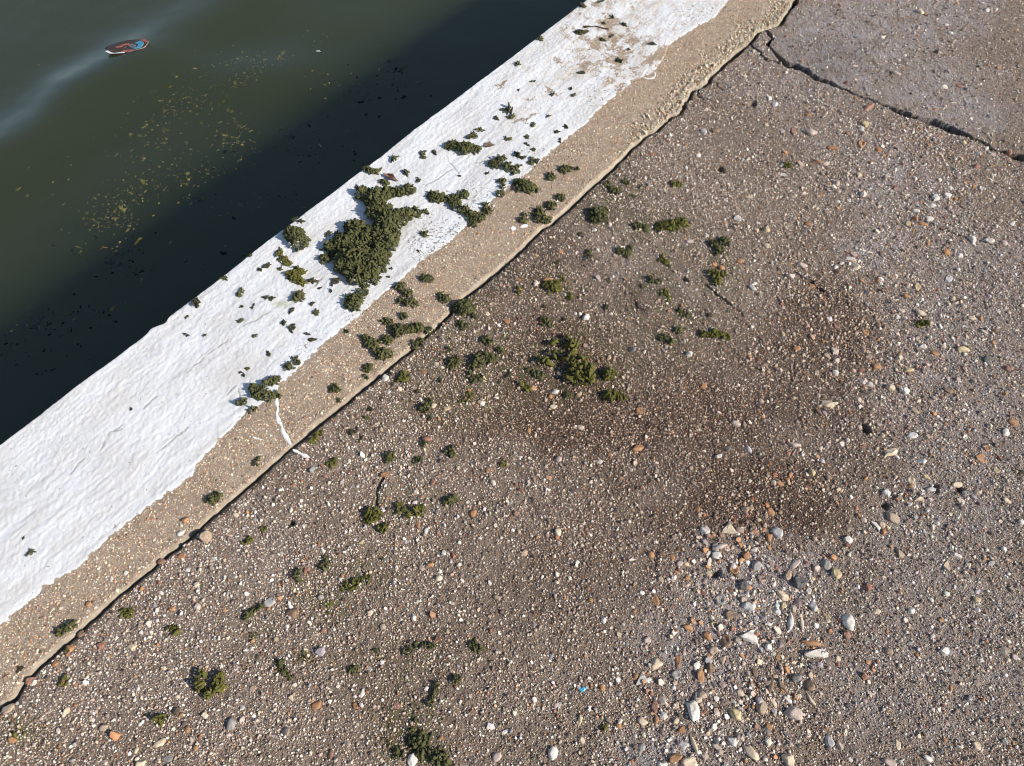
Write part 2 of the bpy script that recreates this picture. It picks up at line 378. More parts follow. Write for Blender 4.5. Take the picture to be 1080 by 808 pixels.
TEMPL = 6
def grains(P, r, hgt, colr, z0, far=False):
    """irregular half-buried chips: base ring, shoulder ring, crown"""
    N = len(P); k = TEMPL
    a = (np.arange(k)/k*2*np.pi)[None, :] + rng.uniform(0, 2*np.pi, (N, 1)) + rng.uniform(-.3, .3, (N, k))
    rad = r[:, None]*rng.uniform(.72, 1.2, (N, k))
    asp = rng.uniform(.62, 1.0, N)[:, None]; th = rng.uniform(0, np.pi, N)[:, None]
    lx = np.cos(a)*rad; ly = np.sin(a)*rad*asp
    bx = lx*np.cos(th)-ly*np.sin(th); by = lx*np.sin(th)+ly*np.cos(th)
    tx = rng.normal(0, .28, (N, 1)); ty = rng.normal(0, .28, (N, 1))     # tilt of the top
    sh = rng.uniform(.62, .86, (N, 1))
    mx = bx*sh; my = by*sh
    mz = hgt[:, None]*rng.uniform(.7, .95, (N, k)) + (mx*tx+my*ty)
    V = np.empty((N, 2*k+1, 3), np.float32)
    V[:, :k, 0] = P[:, :1]+bx; V[:, :k, 1] = P[:, 1:2]+by; V[:, :k, 2] = (z0-0.0015)[:, None]
    V[:, k:2*k, 0] = P[:, :1]+mx; V[:, k:2*k, 1] = P[:, 1:2]+my; V[:, k:2*k, 2] = z0[:, None]+mz
    V[:, 2*k, 0] = P[:, 0]+r*rng.normal(0, .12, N); V[:, 2*k, 1] = P[:, 1]+r*rng.normal(0, .12, N); V[:, 2*k, 2] = z0+hgt*rng.uniform(1.0, 1.18, N)
    base = (np.arange(N)*(2*k+1))[:, None]
    i = np.arange(k); j = (i+1) % k
    Q = np.stack([base+i, base+j, base+k+j, base+k+i], -1).reshape(-1, 4)
    T = np.stack([base+k+i, base+k+j, np.broadcast_to(base+2*k, (N, k))], -1).reshape(-1, 3)
    C = np.repeat(colr, 2*k+1, 0)
    return V.reshape(-1, 3), Q, T, C
PAL = np.array([(0.76,0.68,0.59),(0.64,0.53,0.42),(0.45,0.34,0.265),(0.32,0.24,0.19),(0.225,0.155,0.118),(0.125,0.088,0.066),(0.42,0.21,0.095),(0.345,0.305,0.29),(0.28,0.13,0.08),(0.56,0.43,0.29)])
def grain_cols(N, p):
    p = np.array(p, float); p /= p.sum()
    c = PAL[rng.choice(len(PAL), N, p=p)]
    return np.clip(c*rng.uniform(.8, 1.15, (N, 1))*rng.normal(1, .03, (N, 3)), 0.01, 0.85)

def in_view(P, m=0.0):
    X, Y = to_px(P[:, 0], P[:, 1]); return (X > -m) & (X < W0+m) & (Y > -m) & (Y < H0+m)

def jitter(cell, lo, hi):
    nx = int((hi[0]-lo[0])/cell); ny = int((hi[1]-lo[1])/cell)
    gx, gy = np.meshgrid(np.arange(nx), np.arange(ny)); P = np.stack([gx.ravel(), gy.ravel()], 1).astype(float)
    P[:, 0] += 0.5*(P[:, 1] % 2)
    P += rng.uniform(-.45, .45, P.shape)
    return P*cell + np.array(lo)

# ---- kerb
def build_kerb():
    us = axis(UA, UB, 0.0023, 60, 60)
    nt = 205
    tau = np.linspace(0, 1, nt)
    front = np.array([(0.000,-1.4),(0.000,-0.75),(0.000,-0.45),(0.0,-0.25),(0.0,-0.12),(0.000,-0.07),(0.0,-0.04),(0.0005,-0.022),(0.0025,-0.012),(0.006,-0.006)])
    back = np.array([(0.0055,-0.0015),(0.003,-0.0035),(0.0012,-0.008),(0.0004,-0.016),(0.0,-0.03),(0.0,-0.09),(0.0,-0.4)])
    uu = us[:, None]
    tk = tK(us)[:, None]
    body = 0.011 + tau[None, :]*(tk-0.011-0.009)
    T = np.concatenate([np.broadcast_to(front[:, 0], (len(us), len(front))), body, tk-back[:, 0][None, :]], 1)
    Zp = np.concatenate([front[:, 1], np.zeros(nt), back[:, 1]])
    n_t = T.shape[1]
    U = np.broadcast_to(uu, T.shape).copy()
    # wavy water edge with a chip or two
    ed = 0.003*vnoise(us*9, us*0, 11) + 0.0018*vnoise(us*40, us*0, 12)
    u_ch, _ = w2ut(at([166], [345]))
    ed = ed + 0.010*np.exp(-((us-u_ch[0]-0.02)/0.014)**2) - 0.006*np.exp(-((us-u_ch[0]+0.015)/0.012)**2)
    fall = np.exp(-np.clip(T, 0, None)/0.03)
    T2 = T + ed[:, None]*fall
    x, y = ut2w(U, T2)
    P = np.stack([x.ravel(), y.ravel()], 1)
    u_f, t_f = U.ravel(), T.ravel()
    paint = tP(u_f) - t_f
    top = (np.broadcast_to(Zp, T.shape).ravel() > -0.02)
    z = np.broadcast_to(Zp, T.shape).ravel().copy()
    h = fbm(u_f, t_f, 5, 3, 21)*0.005 + fbm(u_f*0.45, t_f, 38, 4, 22)*0.0012 + fbm(u_f, t_f, 170, 2, 25)*0.0011
    pm = smooth(-0.001, 0.003, paint)
    h += pm*0.0016 + pm*fbm(u_f*0.3, t_f, 150, 3, 26)*0.0007
    # brush ridges along the kerb
    h += pm*0.0007*np.abs(vnoise(t_f*70 + fbm(u_f, t_f, 4, 2, 8)*2, u_f*1.4, 31))*2
    vis = np.abs(u_f-(UA+UB)/2) < (UB-UA)
    crk = np.zeros(len(P))
    for c in PAINT_CRACKS:
        bb0 = c.min(0)-0.03; bb1 = c.max(0)+0.03
        m = ((P > bb0) & (P < bb1)).all(1) & top
        if m.any():
            wob = P[m] + 0.012*np.stack([fbm(P[m][:, 0], P[m][:, 1], 25, 4, 5), fbm(P[m][:, 0], P[m][:, 1], 25, 4, 6)], 1)
            d = seg_dist(wob, c)
            brk = smooth(-.12, .12, fbm(P[m][:, 0], P[m][:, 1], 30, 3, 44))
            h[m] -= 0.0016*brk*np.exp(-(d/0.0014)**2)
            crk[m] = np.maximum(crk[m], brk*np.exp(-(d/0.0016)**2))
    rubz = smooth(UR0, UR1, u_f)*smooth(.07, .02, tK(u_f)-t_f)
    h += rubz*(fbm(u_f, t_f, 55, 4, 47, .6)*.011 - .002)
    z = z + h*top
    me_q = []
    idx = np.arange(T.size).reshape(T.shape)
    quads = np.stack([idx[:-1, :-1], idx[1:, :-1], idx[1:, 1:], idx[:-1, 1:]], -1).reshape(-1, 4)[:, ::-1]
    V = np.stack([x.ravel(), y.ravel(), z], 1)
    nk = len(V)
    lo, hi = P[in_view(P, 60)].min(0), P[in_view(P, 60)].max(0)
    GV, GQ, GT, GC = [], [], [], []; off = nk
    for cell, rm, dn in ((0.0044, 0.0015, .85), (0.0078, 0.0024, .45)):
        Q = jitter(cell, lo, hi); Q = Q[in_view(Q, 200)]
        u_, t_ = w2ut(Q); k_ = tK(u_)
        pd_ = tP(u_)-t_
        ok = (t_ < k_-0.006) & (pd_ < -0.003) & (rng.random(len(Q)) < dn)
        Q, u_, t_ = Q[ok], u_[ok], t_[ok]
        zz = fbm(u_, t_, 5, 3, 21)*0.005 + fbm(u_*0.45, t_, 38, 4, 22)*0.0012
        r_ = np.clip(rm*np.exp(rng.normal(0, .3, len(Q))), rm*.5, rm*2.3)
        v, q4, t3, c = grains(Q, r_, r_*rng.uniform(.3, .75, len(Q)), np.clip(grain_cols(len(Q), [14, 22, 22, 12, 6, 3, 5, 4, 2, 14])*np.array([1.16, 1.06, .93]), 0, .8), zz)
        GV.append(v); GQ.append(q4+off); GT.append(t3+off); GC.append(c); off += len(v)
    # crumbling mortar along the broken part of the lip
    Q = jitter(0.0055, lo, hi); u_, t_ = w2ut(Q); k_ = tK(u_); dl_ = k_-t_
    wl_ = .062*smooth(UR0, UR1, u_)
    ok = (dl_ > 0.003) & (wl_ > .004) & (dl_ < wl_*(1+1.2*fbm(u_, t_, 40, 3, 43))) & (rng.random(len(Q)) < .38); Q, u_, t_, dl_ = Q[ok], u_[ok], t_[ok], dl_[ok]
    r_ = np.clip(.0030*np.exp(rng.normal(0, .5, len(Q))), .0014, .009)
    v, q4, t3, c = grains(Q, r_, r_*rng.uniform(.3, .7, len(Q)), np.clip(np.array([(.52, .43, .31)])*rng.uniform(.8, 1.12, (len(Q), 1)), 0, .8), fbm(u_, t_, 5, 3, 21)*0.005 - 0.004*(dl_ < 0.004))
    GV.append(v); GQ.append(q4+off); GT.append(t3+off); GC.append(c); off += len(v)
    P0, n_add = P, off-nk
    allq = np.concatenate([quads]+GQ); allt = np.concatenate(GT)
    mi = np.ones(len(allq), np.int32); mi[:len(quads)] = 0
    me = mesh_np('kerb', np.concatenate([V]+GV), allq, allt, mi, np.ones(len(allt), np.int32), True, False)
    sm = np.zeros(len(me.polygons), bool); sm[:len(quads)] = True; me.polygons.foreach_set('use_smooth', sm)
    add_col(me, 'gcol', np.concatenate([np.full((nk, 3), .3)]+GC))
    _aa = add_attr
    def add_attr_p(me, n, v): _aa(me, n, np.concatenate([v, np.zeros(n_add)]))
    add_attr_p(me, 'paint', paint)
    X, Y = to_px(P[:, 0], P[:, 1])
    worn = np.zeros(len(P))
    for cx, cy, r, w in [(640,40,85,.75),(645,45,52,1),(570,90,60,.45),(700,25,70,.6),(610,30,35,.8),(690,62,34,1),(600,75,38,.6),(660,80,40,.9),(730,20,40,.35),(690,10,40,.3),(765,10,30,.4)]:
        worn = np.maximum(worn, w*smooth(1.2, 0.3, np.hypot(X-cx, Y-cy)/r))
    add_attr_p(me, 'worn', worn); add_attr_p(me, 'crk', crk)
    wx = 16*fbm(P[:, 0], P[:, 1], 24, 4, 141, .65); wy = 13*fbm(P[:, 0], P[:, 1], 24, 4, 142, .65)
    chip = np.zeros(len(P))
    for cx, cy, a, b, w in [(555,123,11,4.5,1),(532,88,8,3.5,1),(576,97,7,3,1),(562,108,5,4,.9),(621,106,4,3,.9),(518,154.5,6,3.5,.6),(592,60,8,5,.9),
                            (655,62,13,8,1),(612,70,18,5,1),(626,8,10,6,1),(590,96,5,3,.8),(672,118,4,3,.6),(122,551,6,4,.9),(126,556,5,3,.9),(560,104,10,2,.8)]:
        chip = np.maximum(chip, w*smooth(1.7, 0.2, np.hypot((X+wx-cx)/a, (Y+wy-cy)/b)))
    add_attr_p(me, 'chip', chip)
    add_attr_p(me, 'pit', np.clip(blobs(P, [(455,255,45,35,1),(385,345,40,30,.7),(500,215,40,30,.8),(330,370,40,30,.6),(560,165,40,30,.5),(640,105,40,20,.6),(740,20,40,25,.6)], 3), 0, 1)*(np.abs(z) < 0.02))
    add_attr_p(me, 'algae', np.clip(blobs(P, [(296,322,16,7,1),(312,312,10,6,.8),(30,664,10,6,.3)], 5), 0, 1))
    # pale lip: sunlit edge painted in, thin near; broad broken mortar farther along
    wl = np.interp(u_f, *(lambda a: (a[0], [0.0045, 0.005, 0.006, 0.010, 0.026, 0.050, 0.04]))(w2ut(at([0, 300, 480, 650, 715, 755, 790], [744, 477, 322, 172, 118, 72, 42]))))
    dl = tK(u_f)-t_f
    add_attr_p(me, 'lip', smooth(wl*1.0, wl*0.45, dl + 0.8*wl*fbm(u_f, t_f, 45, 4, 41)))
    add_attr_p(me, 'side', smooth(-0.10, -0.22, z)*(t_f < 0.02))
    uv = me.uv_layers.new(name='st')
    li = np.empty(len(me.loops), np.int32); me.loops.foreach_get('vertex_index', li)
    u_p = np.concatenate([u_f, np.zeros(n_add)]); t_p = np.concatenate([t_f, np.zeros(n_add)])
    uv.data.foreach_set('uv', np.stack([u_p[li], t_p[li]], 1).astype(np.float32).ravel())
    ob = link('kerb', me, [M_kerb, M_grain]); ob['kind'] = 'structure'
    return ob

# ---- pavement slabs
F_far = np.concatenate([F_w, F_w[-1:]+(F_w[-1]-F_w[-4])/np.linalg.norm(F_w[-1]-F_w[-4])*100])
fdir0 = (E_w[-1]-E_w[-2])/np.linalg.norm(E_w[-1]-E_w[-2])
F_poly = np.concatenate([F_far, F_far[-1:]+np.array([[60., 160.]]), F_w[:1]+fdir0*150 + np.array([[-60., 0]]), F_w[:1]+np.array([[-0.35, 0.25]])])
def F_width(d_along): return d_along
fcum = np.concatenate([[0], np.cumsum(np.linalg.norm(np.diff(F_w, axis=0), axis=1))])
def slab_height(P, u, w, far_mask):
    z = fbm(P[:, 0], P[:, 1], 2.5, 3, 51)*0.006 + fbm(P[:, 0], P[:, 1], 24, 4, 52)*0.0032 + fbm(P[:, 0], P[:, 1], 120, 2, 55)*0.0026
    z -= 0.003
    return z
def groove(P):
    """depth of the joint between the slabs and of the hairline cracks, metres below the face"""
    g = np.zeros(len(P))
    X, Y = to_px(P[:, 0], P[:, 1])
    wob = P + np.stack([fbm(P[:, 0], P[:, 1], 21, 4, 61, .62), fbm(P[:, 0], P[:, 1], 21, 4, 161, .62)], 1)*0.011
    m = seg_dist(P, F_far) < 0.06
    d = seg_dist(wob[m], F_far)
    hw = (0.0040 + 0.0065*np.exp(-((X[m]-838)/14)**2) + 0.0065*smooth(925, 960, X[m])*smooth(1035, 1005, X[m]) + 0.006*np.exp(-((X[m]-1075)/12)**2) + 0.003*np.exp(-((X[m]-870)/16)**2))*(1 + 1.1*fbm(P[m][:, 0], P[m][:, 1], 16, 3, 66))
    g[m] = np.maximum(g[m], 0.06*smooth(hw*1.1+0.001, hw*0.75, d))
    for pl, hw, dep in [(A2([(787,44),(795,50),(803,55),(811,62),(822,66)]), 0.0035, 0.02), (A2([(776,35),(784,40),(789,43)]), 0.011, 0.03), (A2([(788,44),(775,56),(765,65),(758,72)]), 0.0075, 0.03)]:
        m = seg_dist(P, pl) < 0.05
        d = seg_dist(wob[m], pl); g[m] = np.maximum(g[m], dep*smooth(hw*1.5, hw*0.6, d))
    for pl in HAIR:
        m = seg_dist(P, pl) < 0.03
        d = seg_dist(wob[m], pl); g[m] = np.maximum(g[m], 0.007*smooth(0.0045, 0.001, d))
    # small holes broken out of the face
    for hx, hy, r in [(794,109,4),(758,178,3.5),(722.5,293,3.5),(305.7,555,4),(506,397,3),(757,604,4.5),(985,515,4),(1012,517,4),(936,531,4),(912,451,5)]:
        c = at(hx, hy); rr = r*mpp(hx, hy)
        m = np.hypot(P[:, 0]-c[0], P[:, 1]-c[1]) < rr*3
        g[m] = np.maximum(g[m], 0.012*smooth(rr*1.3, rr*0.5, np.hypot(wob[m][:, 0]-c[0], wob[m][:, 1]-c[1])))
    return g

def build_pavement():
    us = axis(UA, UB, 0.0030, 120, 120)
    gapr = np.array([(0.0,-0.4),(0.0,-0.06),(0.0003,-0.024),(0.0012,-0.011),(0.003,-0.005),(0.0055,-0.002)])
    rest = axis(0.008, TB, 0.0030, 0, 120)
    wv = np.concatenate([gapr[:, 0], rest]); zp = np.concatenate([gapr[:, 1], np.zeros(len(rest))])
    gap = 0.0014 + 0.0030*np.abs(vnoise(us*14, us*0, 71))*2 + 0.0022*vnoise(us*70, us*0, 72) + 0.0028*fbm(us, us*0+1.7, 9, 4, 73)
    gap = np.maximum(gap, 0.0006)
    ue, _ = w2ut(at([530, 770], [280, 58])); gap = gap + 0.005*np.exp(-((us-ue[0])/0.09)**2) + 0.004*np.exp(-((us-ue[1])/0.05)**2)
    # beyond the junction the kerb and the next slab meet at a mere crack
    T = tK(us)[:, None] + gap[:, None] + wv[None, :]
    U = np.broadcast_to(us[:, None], T.shape)
    x, y = ut2w(U, T); P = np.stack([x.ravel(), y.ravel()], 1)
    w = np.broadcast_to(wv, T.shape).ravel()
    z = np.broadcast_to(zp, T.shape).ravel() + slab_height(P, U.ravel(), w, None)
    fine = in_view(P, 420)
    g = np.zeros(len(P)); g[fine] = groove(P[fine])
    if True:
        m = ~fine; 
        d = seg_dist(P[m], F_far); g[m] = 0.03*smooth(0.012, 0.004, d)
    z = z - g
    farslab = in_poly(P, F_poly)
    idx = np.arange(T.size).reshape(T.shape)
    quads = np.stack([idx[:-1, :-1], idx[1:, :-1], idx[1:, 1:], idx[:-1, 1:]], -1).reshape(-1, 4)[:, ::-1]
    qf = farslab[quads].mean(1) >= 0.5
    damp, cem, green, soil = (np.clip(blobs(P, L, sd), 0, 1) for L, sd in ((DAMP, 81), (CEM, 82), (GREEN, 83), (SOILB, 84)))
    soil = np.maximum(soil, smooth(0.018, 0.003, w + 0.02*fbm(P[:, 0], P[:, 1], 30, 3, 85)))
    soil = np.maximum(soil, smooth(0.006, 0.016, g))
    # ---- exposed aggregate
    lo = P[fine].min(0); hi = P[fine].max(0)
    def ground_z(Q):
        u, t = w2ut(Q); ww = t - tK(u)
        return slab_height(Q, u, ww, None) , ww, u
    sets = []
    def scatter(cell, rmed, rsig, dens, hk, pal, seed, big=False):
        Q = jitter(cell, lo, hi); Q = Q[in_view(Q, 260)]
        zz, ww, uu = ground_z(Q)
        gg = groove(Q)
        ok = (ww > 0.013) & (gg < 0.003)
        Q, zz = Q[ok], zz[ok]
        dn = dens(Q); ok = rng.random(len(Q)) < dn; Q, zz = Q[ok], zz[ok]
        r = np.clip(rmed*np.exp(rng.normal(0, rsig, len(Q))), rmed*.5, rmed*2.6)
        hgt = r*rng.uniform(*hk, len(Q))
        sets.append((Q, r, hgt, grain_cols(len(Q), pal)*(1-np.clip(blobs(Q, DAMP, 81), 0, 1)[:, None]*np.array([[.20, .29, .36]])), zz, in_poly(Q, F_poly)))
    SM = [(690,290,70,45,.75),(600,230,60,60,.5),(860,60,110,40,.75),(790,130,90,50,.45),(950,90,80,40,.5),(480,620,120,60,.25),(330,520,110,60,.3)]
    def d_main(Q):
        s_ = np.clip(blobs(Q, SM, 90), 0, 1); dm = np.clip(blobs(Q, DAMP, 81), 0, 1)
        f = in_poly(Q, F_poly)
        patch = smooth(-.25, .3, fbm(Q[:, 0], Q[:, 1], 9, 3, 93))
        out = np.where(in_view(Q, 40), 1.0, .6)
        return np.clip((0.62 + .30*patch + .08*dm)*(1-s_*.72), 0, 1)*np.where(f, .34, 1)*out
    def d_coarse(Q):
        c = np.clip(blobs(Q, COARSE, 91), 0, 1); return (.10 + .65*c)*np.where(in_view(Q, 40), 1, .5)
    scatter(0.0052, 0.0019, .38, d_main, (.5, 1.2), [20, 19, 18, 15, 11, 8, 4.5, 7, 3, 8], 1)
    scatter(0.0040, 0.00125, .28, lambda Q: .62*d_main(Q)+.12, (.6, 1.2), [13, 17, 20, 20, 12, 6, 2, 8, 1.5, 6], 2)
    print('GRAINS', [len(x[0]) for x in sets])
    scatter(0.0135, 0.0044, .36, d_coarse, (.3, .75), [20, 17, 14, 11, 9, 6, 9, 9, 5, 10], 3)
    scatter(0.0165, 0.0060, .34, lambda Q: .62*np.clip(blobs(Q, COARSE[:2], 91), 0, 1)**1.3 + .05*np.clip(blobs(Q, COARSE, 91), 0, 1), (.28, .55), [16, 14, 12, 10, 9, 5, 14, 8, 7, 14], 4)
    obs = []
    for sel, nm in ((~qf, 'pavement'), (qf, 'pavement')):
        q = quads[sel]; uq, inv = np.unique(q, return_inverse=True); q = inv.reshape(-1, 4)
        V = np.stack([P[uq, 0], P[uq, 1], z[uq]], 1); nv = len(V)
        Vs, Qs, Ts, Cs = [V], [q], [], [np.full((nv, 3), .3)]
        off = nv
        for (Q, r, hgt, cl, zz, ff) in sets:
            m = ff if sel is qf else ~ff
            v, q4, t3, c = grains(Q[m], r[m], hgt[m], cl[m], zz[m])
            Vs.append(v); Qs.append(q4+off); Ts.append(t3+off); Cs.append(c); off += len(v)
        nq0 = len(q)
        Qa = np.concatenate(Qs); Ta = np.concatenate(Ts)
        mi = np.zeros(len(Qa), np.int32); mi[nq0:] = 1
        me = mesh_np(nm, np.concatenate(Vs), Qa, Ta, mi, np.ones(len(Ta), np.int32), True, False)
        sm = np.zeros(len(me.polygons), bool); sm[:nq0] = True; me.polygons.foreach_set('use_smooth', sm)
        pad = np.zeros(off-nv)
        for an, av in (('damp', damp), ('cement', cem), ('green', green), ('soil', soil)): add_attr(me, an, np.concatenate([av[uq], pad]))
        add_col(me, 'gcol', np.concatenate(Cs))
        ob = link(nm, me, [M_slab, M_grain]); ob['kind'] = 'structure'; obs.append(ob)
    return obs

build_kerb()
build_pavement()

# ---- sand grains standing out of the bare strip of the kerb: part of the kerb's own concrete
def ground_at(P):
    """approximate face height under a point (N,2)"""
    u, t = w2ut(P); k = tK(u)
    zk = fbm(u, t, 5, 3, 21)*0.005 + fbm(u*0.45, t, 38, 4, 22)*0.0012 + 0.0016*smooth(-0.001, 0.003, tP(u)-t)
    zs = slab_height(P, u, t-k, None)
    return np.where(t < k, zk, zs)

# earth under the slabs, one sheet to the horizon on the land side
ux = np.array([-130, UA-1, (UA+UB)/2, UB+1, 130.]); tx = np.array([0.05, 1, 3, 10, 125.])
Ug, Tg = np.meshgrid(ux, tx, indexing='ij'); gx, gy = ut2w(Ug, Tg)
idx = np.arange(25).reshape(5, 5)
gq = np.stack([idx[:-1, :-1], idx[1:, :-1], idx[1:, 1:], idx[:-1, 1:]], -1).reshape(-1, 4)[:, ::-1]
g = link('ground', mesh_np('ground', np.stack([gx.ravel(), gy.ravel(), np.full(25, -0.05)], 1), gq), M_soil); g['kind'] = 'structure'

# ------------------------------------------------------------------ water
def build_water():
    a = axis(-3.2, 4.2, 0.03, 150, 150, 1.5); b = axis(-3.4, 0.0, 0.03, 150, 0, 1.5); b = np.concatenate([b, [0.3]])
    Ug, Vg = np.meshgrid(a, b, indexing='ij')
    x = o0[0]+Ug*dirU[0]+Vg*dirV[0]; y = o0[1]+Ug*dirU[1]+Vg*dirV[1]
    P = np.stack([x.ravel(), y.ravel()], 1)
    z = np.full(len(P), WATER_Z)
    near = smooth(6, 2.5, np.hypot(P[:, 0], P[:, 1]-1.5))
    z += near*(0.0085*fbm(P[:, 0]*0.6+P[:, 1]*.4, P[:, 1], 1.6, 3, 101))
    # slow ripple passing the floating litter
    for pts, amp, wid in (([(-60,225),(40,145),(105,95),(190,40),(260,-5)], 0.027, 0.19), ([(80,95),(150,66),(230,84),(300,80)], 0.020, 0.15), ([(-80,185),(0,160),(40,145)], 0.018, 0.17)):
        d = seg_dist(P, A2(pts, WATER_Z)); z += amp*np.exp(-(d/wid)**2)*near
    idx = np.arange(len(P)).reshape(Ug.shape)
    q = np.stack([idx[:-1, :-1], idx[1:, :-1], idx[1:, 1:], idx[:-1, 1:]], -1).reshape(-1, 4)
    n = np.cross([dirU[0], dirU[1], 0], [dirV[0], dirV[1], 0])[2]
    if n < 0: q = q[:, ::-1]
    V = np.stack([P[:, 0], P[:, 1], z], 1); nV = len(V); Vb = V.copy(); Vb[:, 2] = -3.4
    rim = np.concatenate([idx[:, 0], idx[-1, 1:], idx[::-1, -1][1:], idx[0, ::-1][1:-1]]); rn = np.roll(rim, -1)
    sd = np.stack([rim, rim+nV, rn+nV, rn], -1)
    if n >= 0: sd = sd[:, ::-1]
    sd = sd[:, ::-1]
    ob = link('water', mesh_np('water', np.concatenate([V, Vb]), np.concatenate([q, q[:, ::-1]+nV, sd])), M_water); ob['kind'] = 'structure'
    bq = np.array([[-160, -160], [160, -160], [160, 160], [-160, 160]], float)
    ob = link('lake_bed', mesh_np('lake_bed', np.column_stack([bq, np.full(4, -3.45)]), np.array([[0, 1, 2, 3]])), M_soil); ob['kind'] = 'structure'
    return P, z
WP, WZ = build_water()
def water_z(p):
    return WZ[np.argmin((WP[:, 0]-p[0])**2+(WP[:, 1]-p[1])**2)]

# weed fragments drifting just at the surface
def build_weed():
    V, T = [], []
    MI = []
    cl = [(255,78,30,18,70,0),(268,66,16,12,45,0),(205,108,28,16,70,0),(180,112,25,20,40,0),(215,92,50,30,60,0),(170,125,40,30,45,0),(250,133,12,8,35,0),(240,152,20,12,60,0),(150,195,35,20,70,0),(125,212,25,16,60,0),(110,222,28,16,60,0),
          (100,235,25,14,40,0),(130,232,20,12,50,0),(190,185,30,16,50,0),(165,150,45,25,40,0),(275,62,30,15,18,0),(345,88,40,30,14,0),(330,40,20,10,10,0),(300,62,12,8,25,0),(50,195,50,30,14,0),(230,165,60,40,40,0),(150,150,90,70,60,0),
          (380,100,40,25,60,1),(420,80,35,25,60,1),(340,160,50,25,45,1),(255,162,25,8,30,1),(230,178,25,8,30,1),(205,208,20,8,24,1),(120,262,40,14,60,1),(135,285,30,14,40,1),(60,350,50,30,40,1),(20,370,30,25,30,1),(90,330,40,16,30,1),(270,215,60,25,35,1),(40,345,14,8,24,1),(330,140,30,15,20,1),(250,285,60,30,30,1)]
    for cx, cy, sx, sy, n, in_shade in cl:
        for _ in range(n):
            px, py = cx+random.gauss(0, sx*.5), cy+random.gauss(0, sy*.5)
            c = at(px, py, WATER_Z)
            u, t = w2ut(c[None, :])
            if t[0] > -0.06: continue
            z = water_z(c) + 0.0008 if random.random() < (.15 if not in_shade else .5) else WATER_Z - random.uniform(.01, .10)
            c = at(px, py, z)
            L = random.uniform(.0025, .0082)*(2.0 if random.random() < .16 else 1)*(1.25 if in_shade else 1); a = random.uniform(0, 6.28); wd = L*random.uniform(.2, .75)
            k = len(V); m = random.randint(5, 8)
            V.append((c[0], c[1], z+0.0008))
            for i in range(m):
                b = i/m*6.283; rr = random.uniform(.35, 1.3)
                lx, ly = math.cos(b)*L*rr, math.sin(b)*wd*rr
                V.append((c[0]+lx*math.cos(a)-ly*math.sin(a), c[1]+lx*math.sin(a)+ly*math.cos(a), z+random.uniform(-.0012, .0004)))
            kind = 2 if in_shade and random.random() < .7 else (1 if random.random() < .45 else 0)
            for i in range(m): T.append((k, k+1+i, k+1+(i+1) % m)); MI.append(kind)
    def wm(nm, a, b, c_):
        q = NT(nm); return q.set(q.ramp(q.noise(45, 4), [(0.3, a), (0.5, b), (0.72, c_)]), 0.75, None, 0.1)
    mats = [wm('drifting_weed', (0.028,0.028,0.010), (0.11,0.092,0.026), (0.27,0.22,0.075)), wm('drifting_weed_green', (0.02,0.025,0.01), (0.055,0.058,0.02), (0.11,0.105,0.035)), wm('drifting_weed_shaded', (0.003,0.004,0.004), (0.006,0.008,0.007), (0.014,0.018,0.014))]  # last one paints shade into the weed lying in the kerb's shadow
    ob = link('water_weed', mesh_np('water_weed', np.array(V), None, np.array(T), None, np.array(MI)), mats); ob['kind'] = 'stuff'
    ob['label'] = 'scattered olive weed fragments drifting on the dark water'; ob['category'] = 'water weed'
build_weed()

# ------------------------------------------------------------------ icosphere templates
import bmesh
def ico(sub):
    bm = bmesh.new(); bmesh.ops.create_icosphere(bm, subdivisions=sub, radius=1.0)
    V = np.array([v.co[:] for v in bm.verts]); F = np.array([[v.index for v in f.verts] for f in bm.faces]); bm.free(); return V, F
I1, I2, I3 = ico(1), ico(2), ico(3)

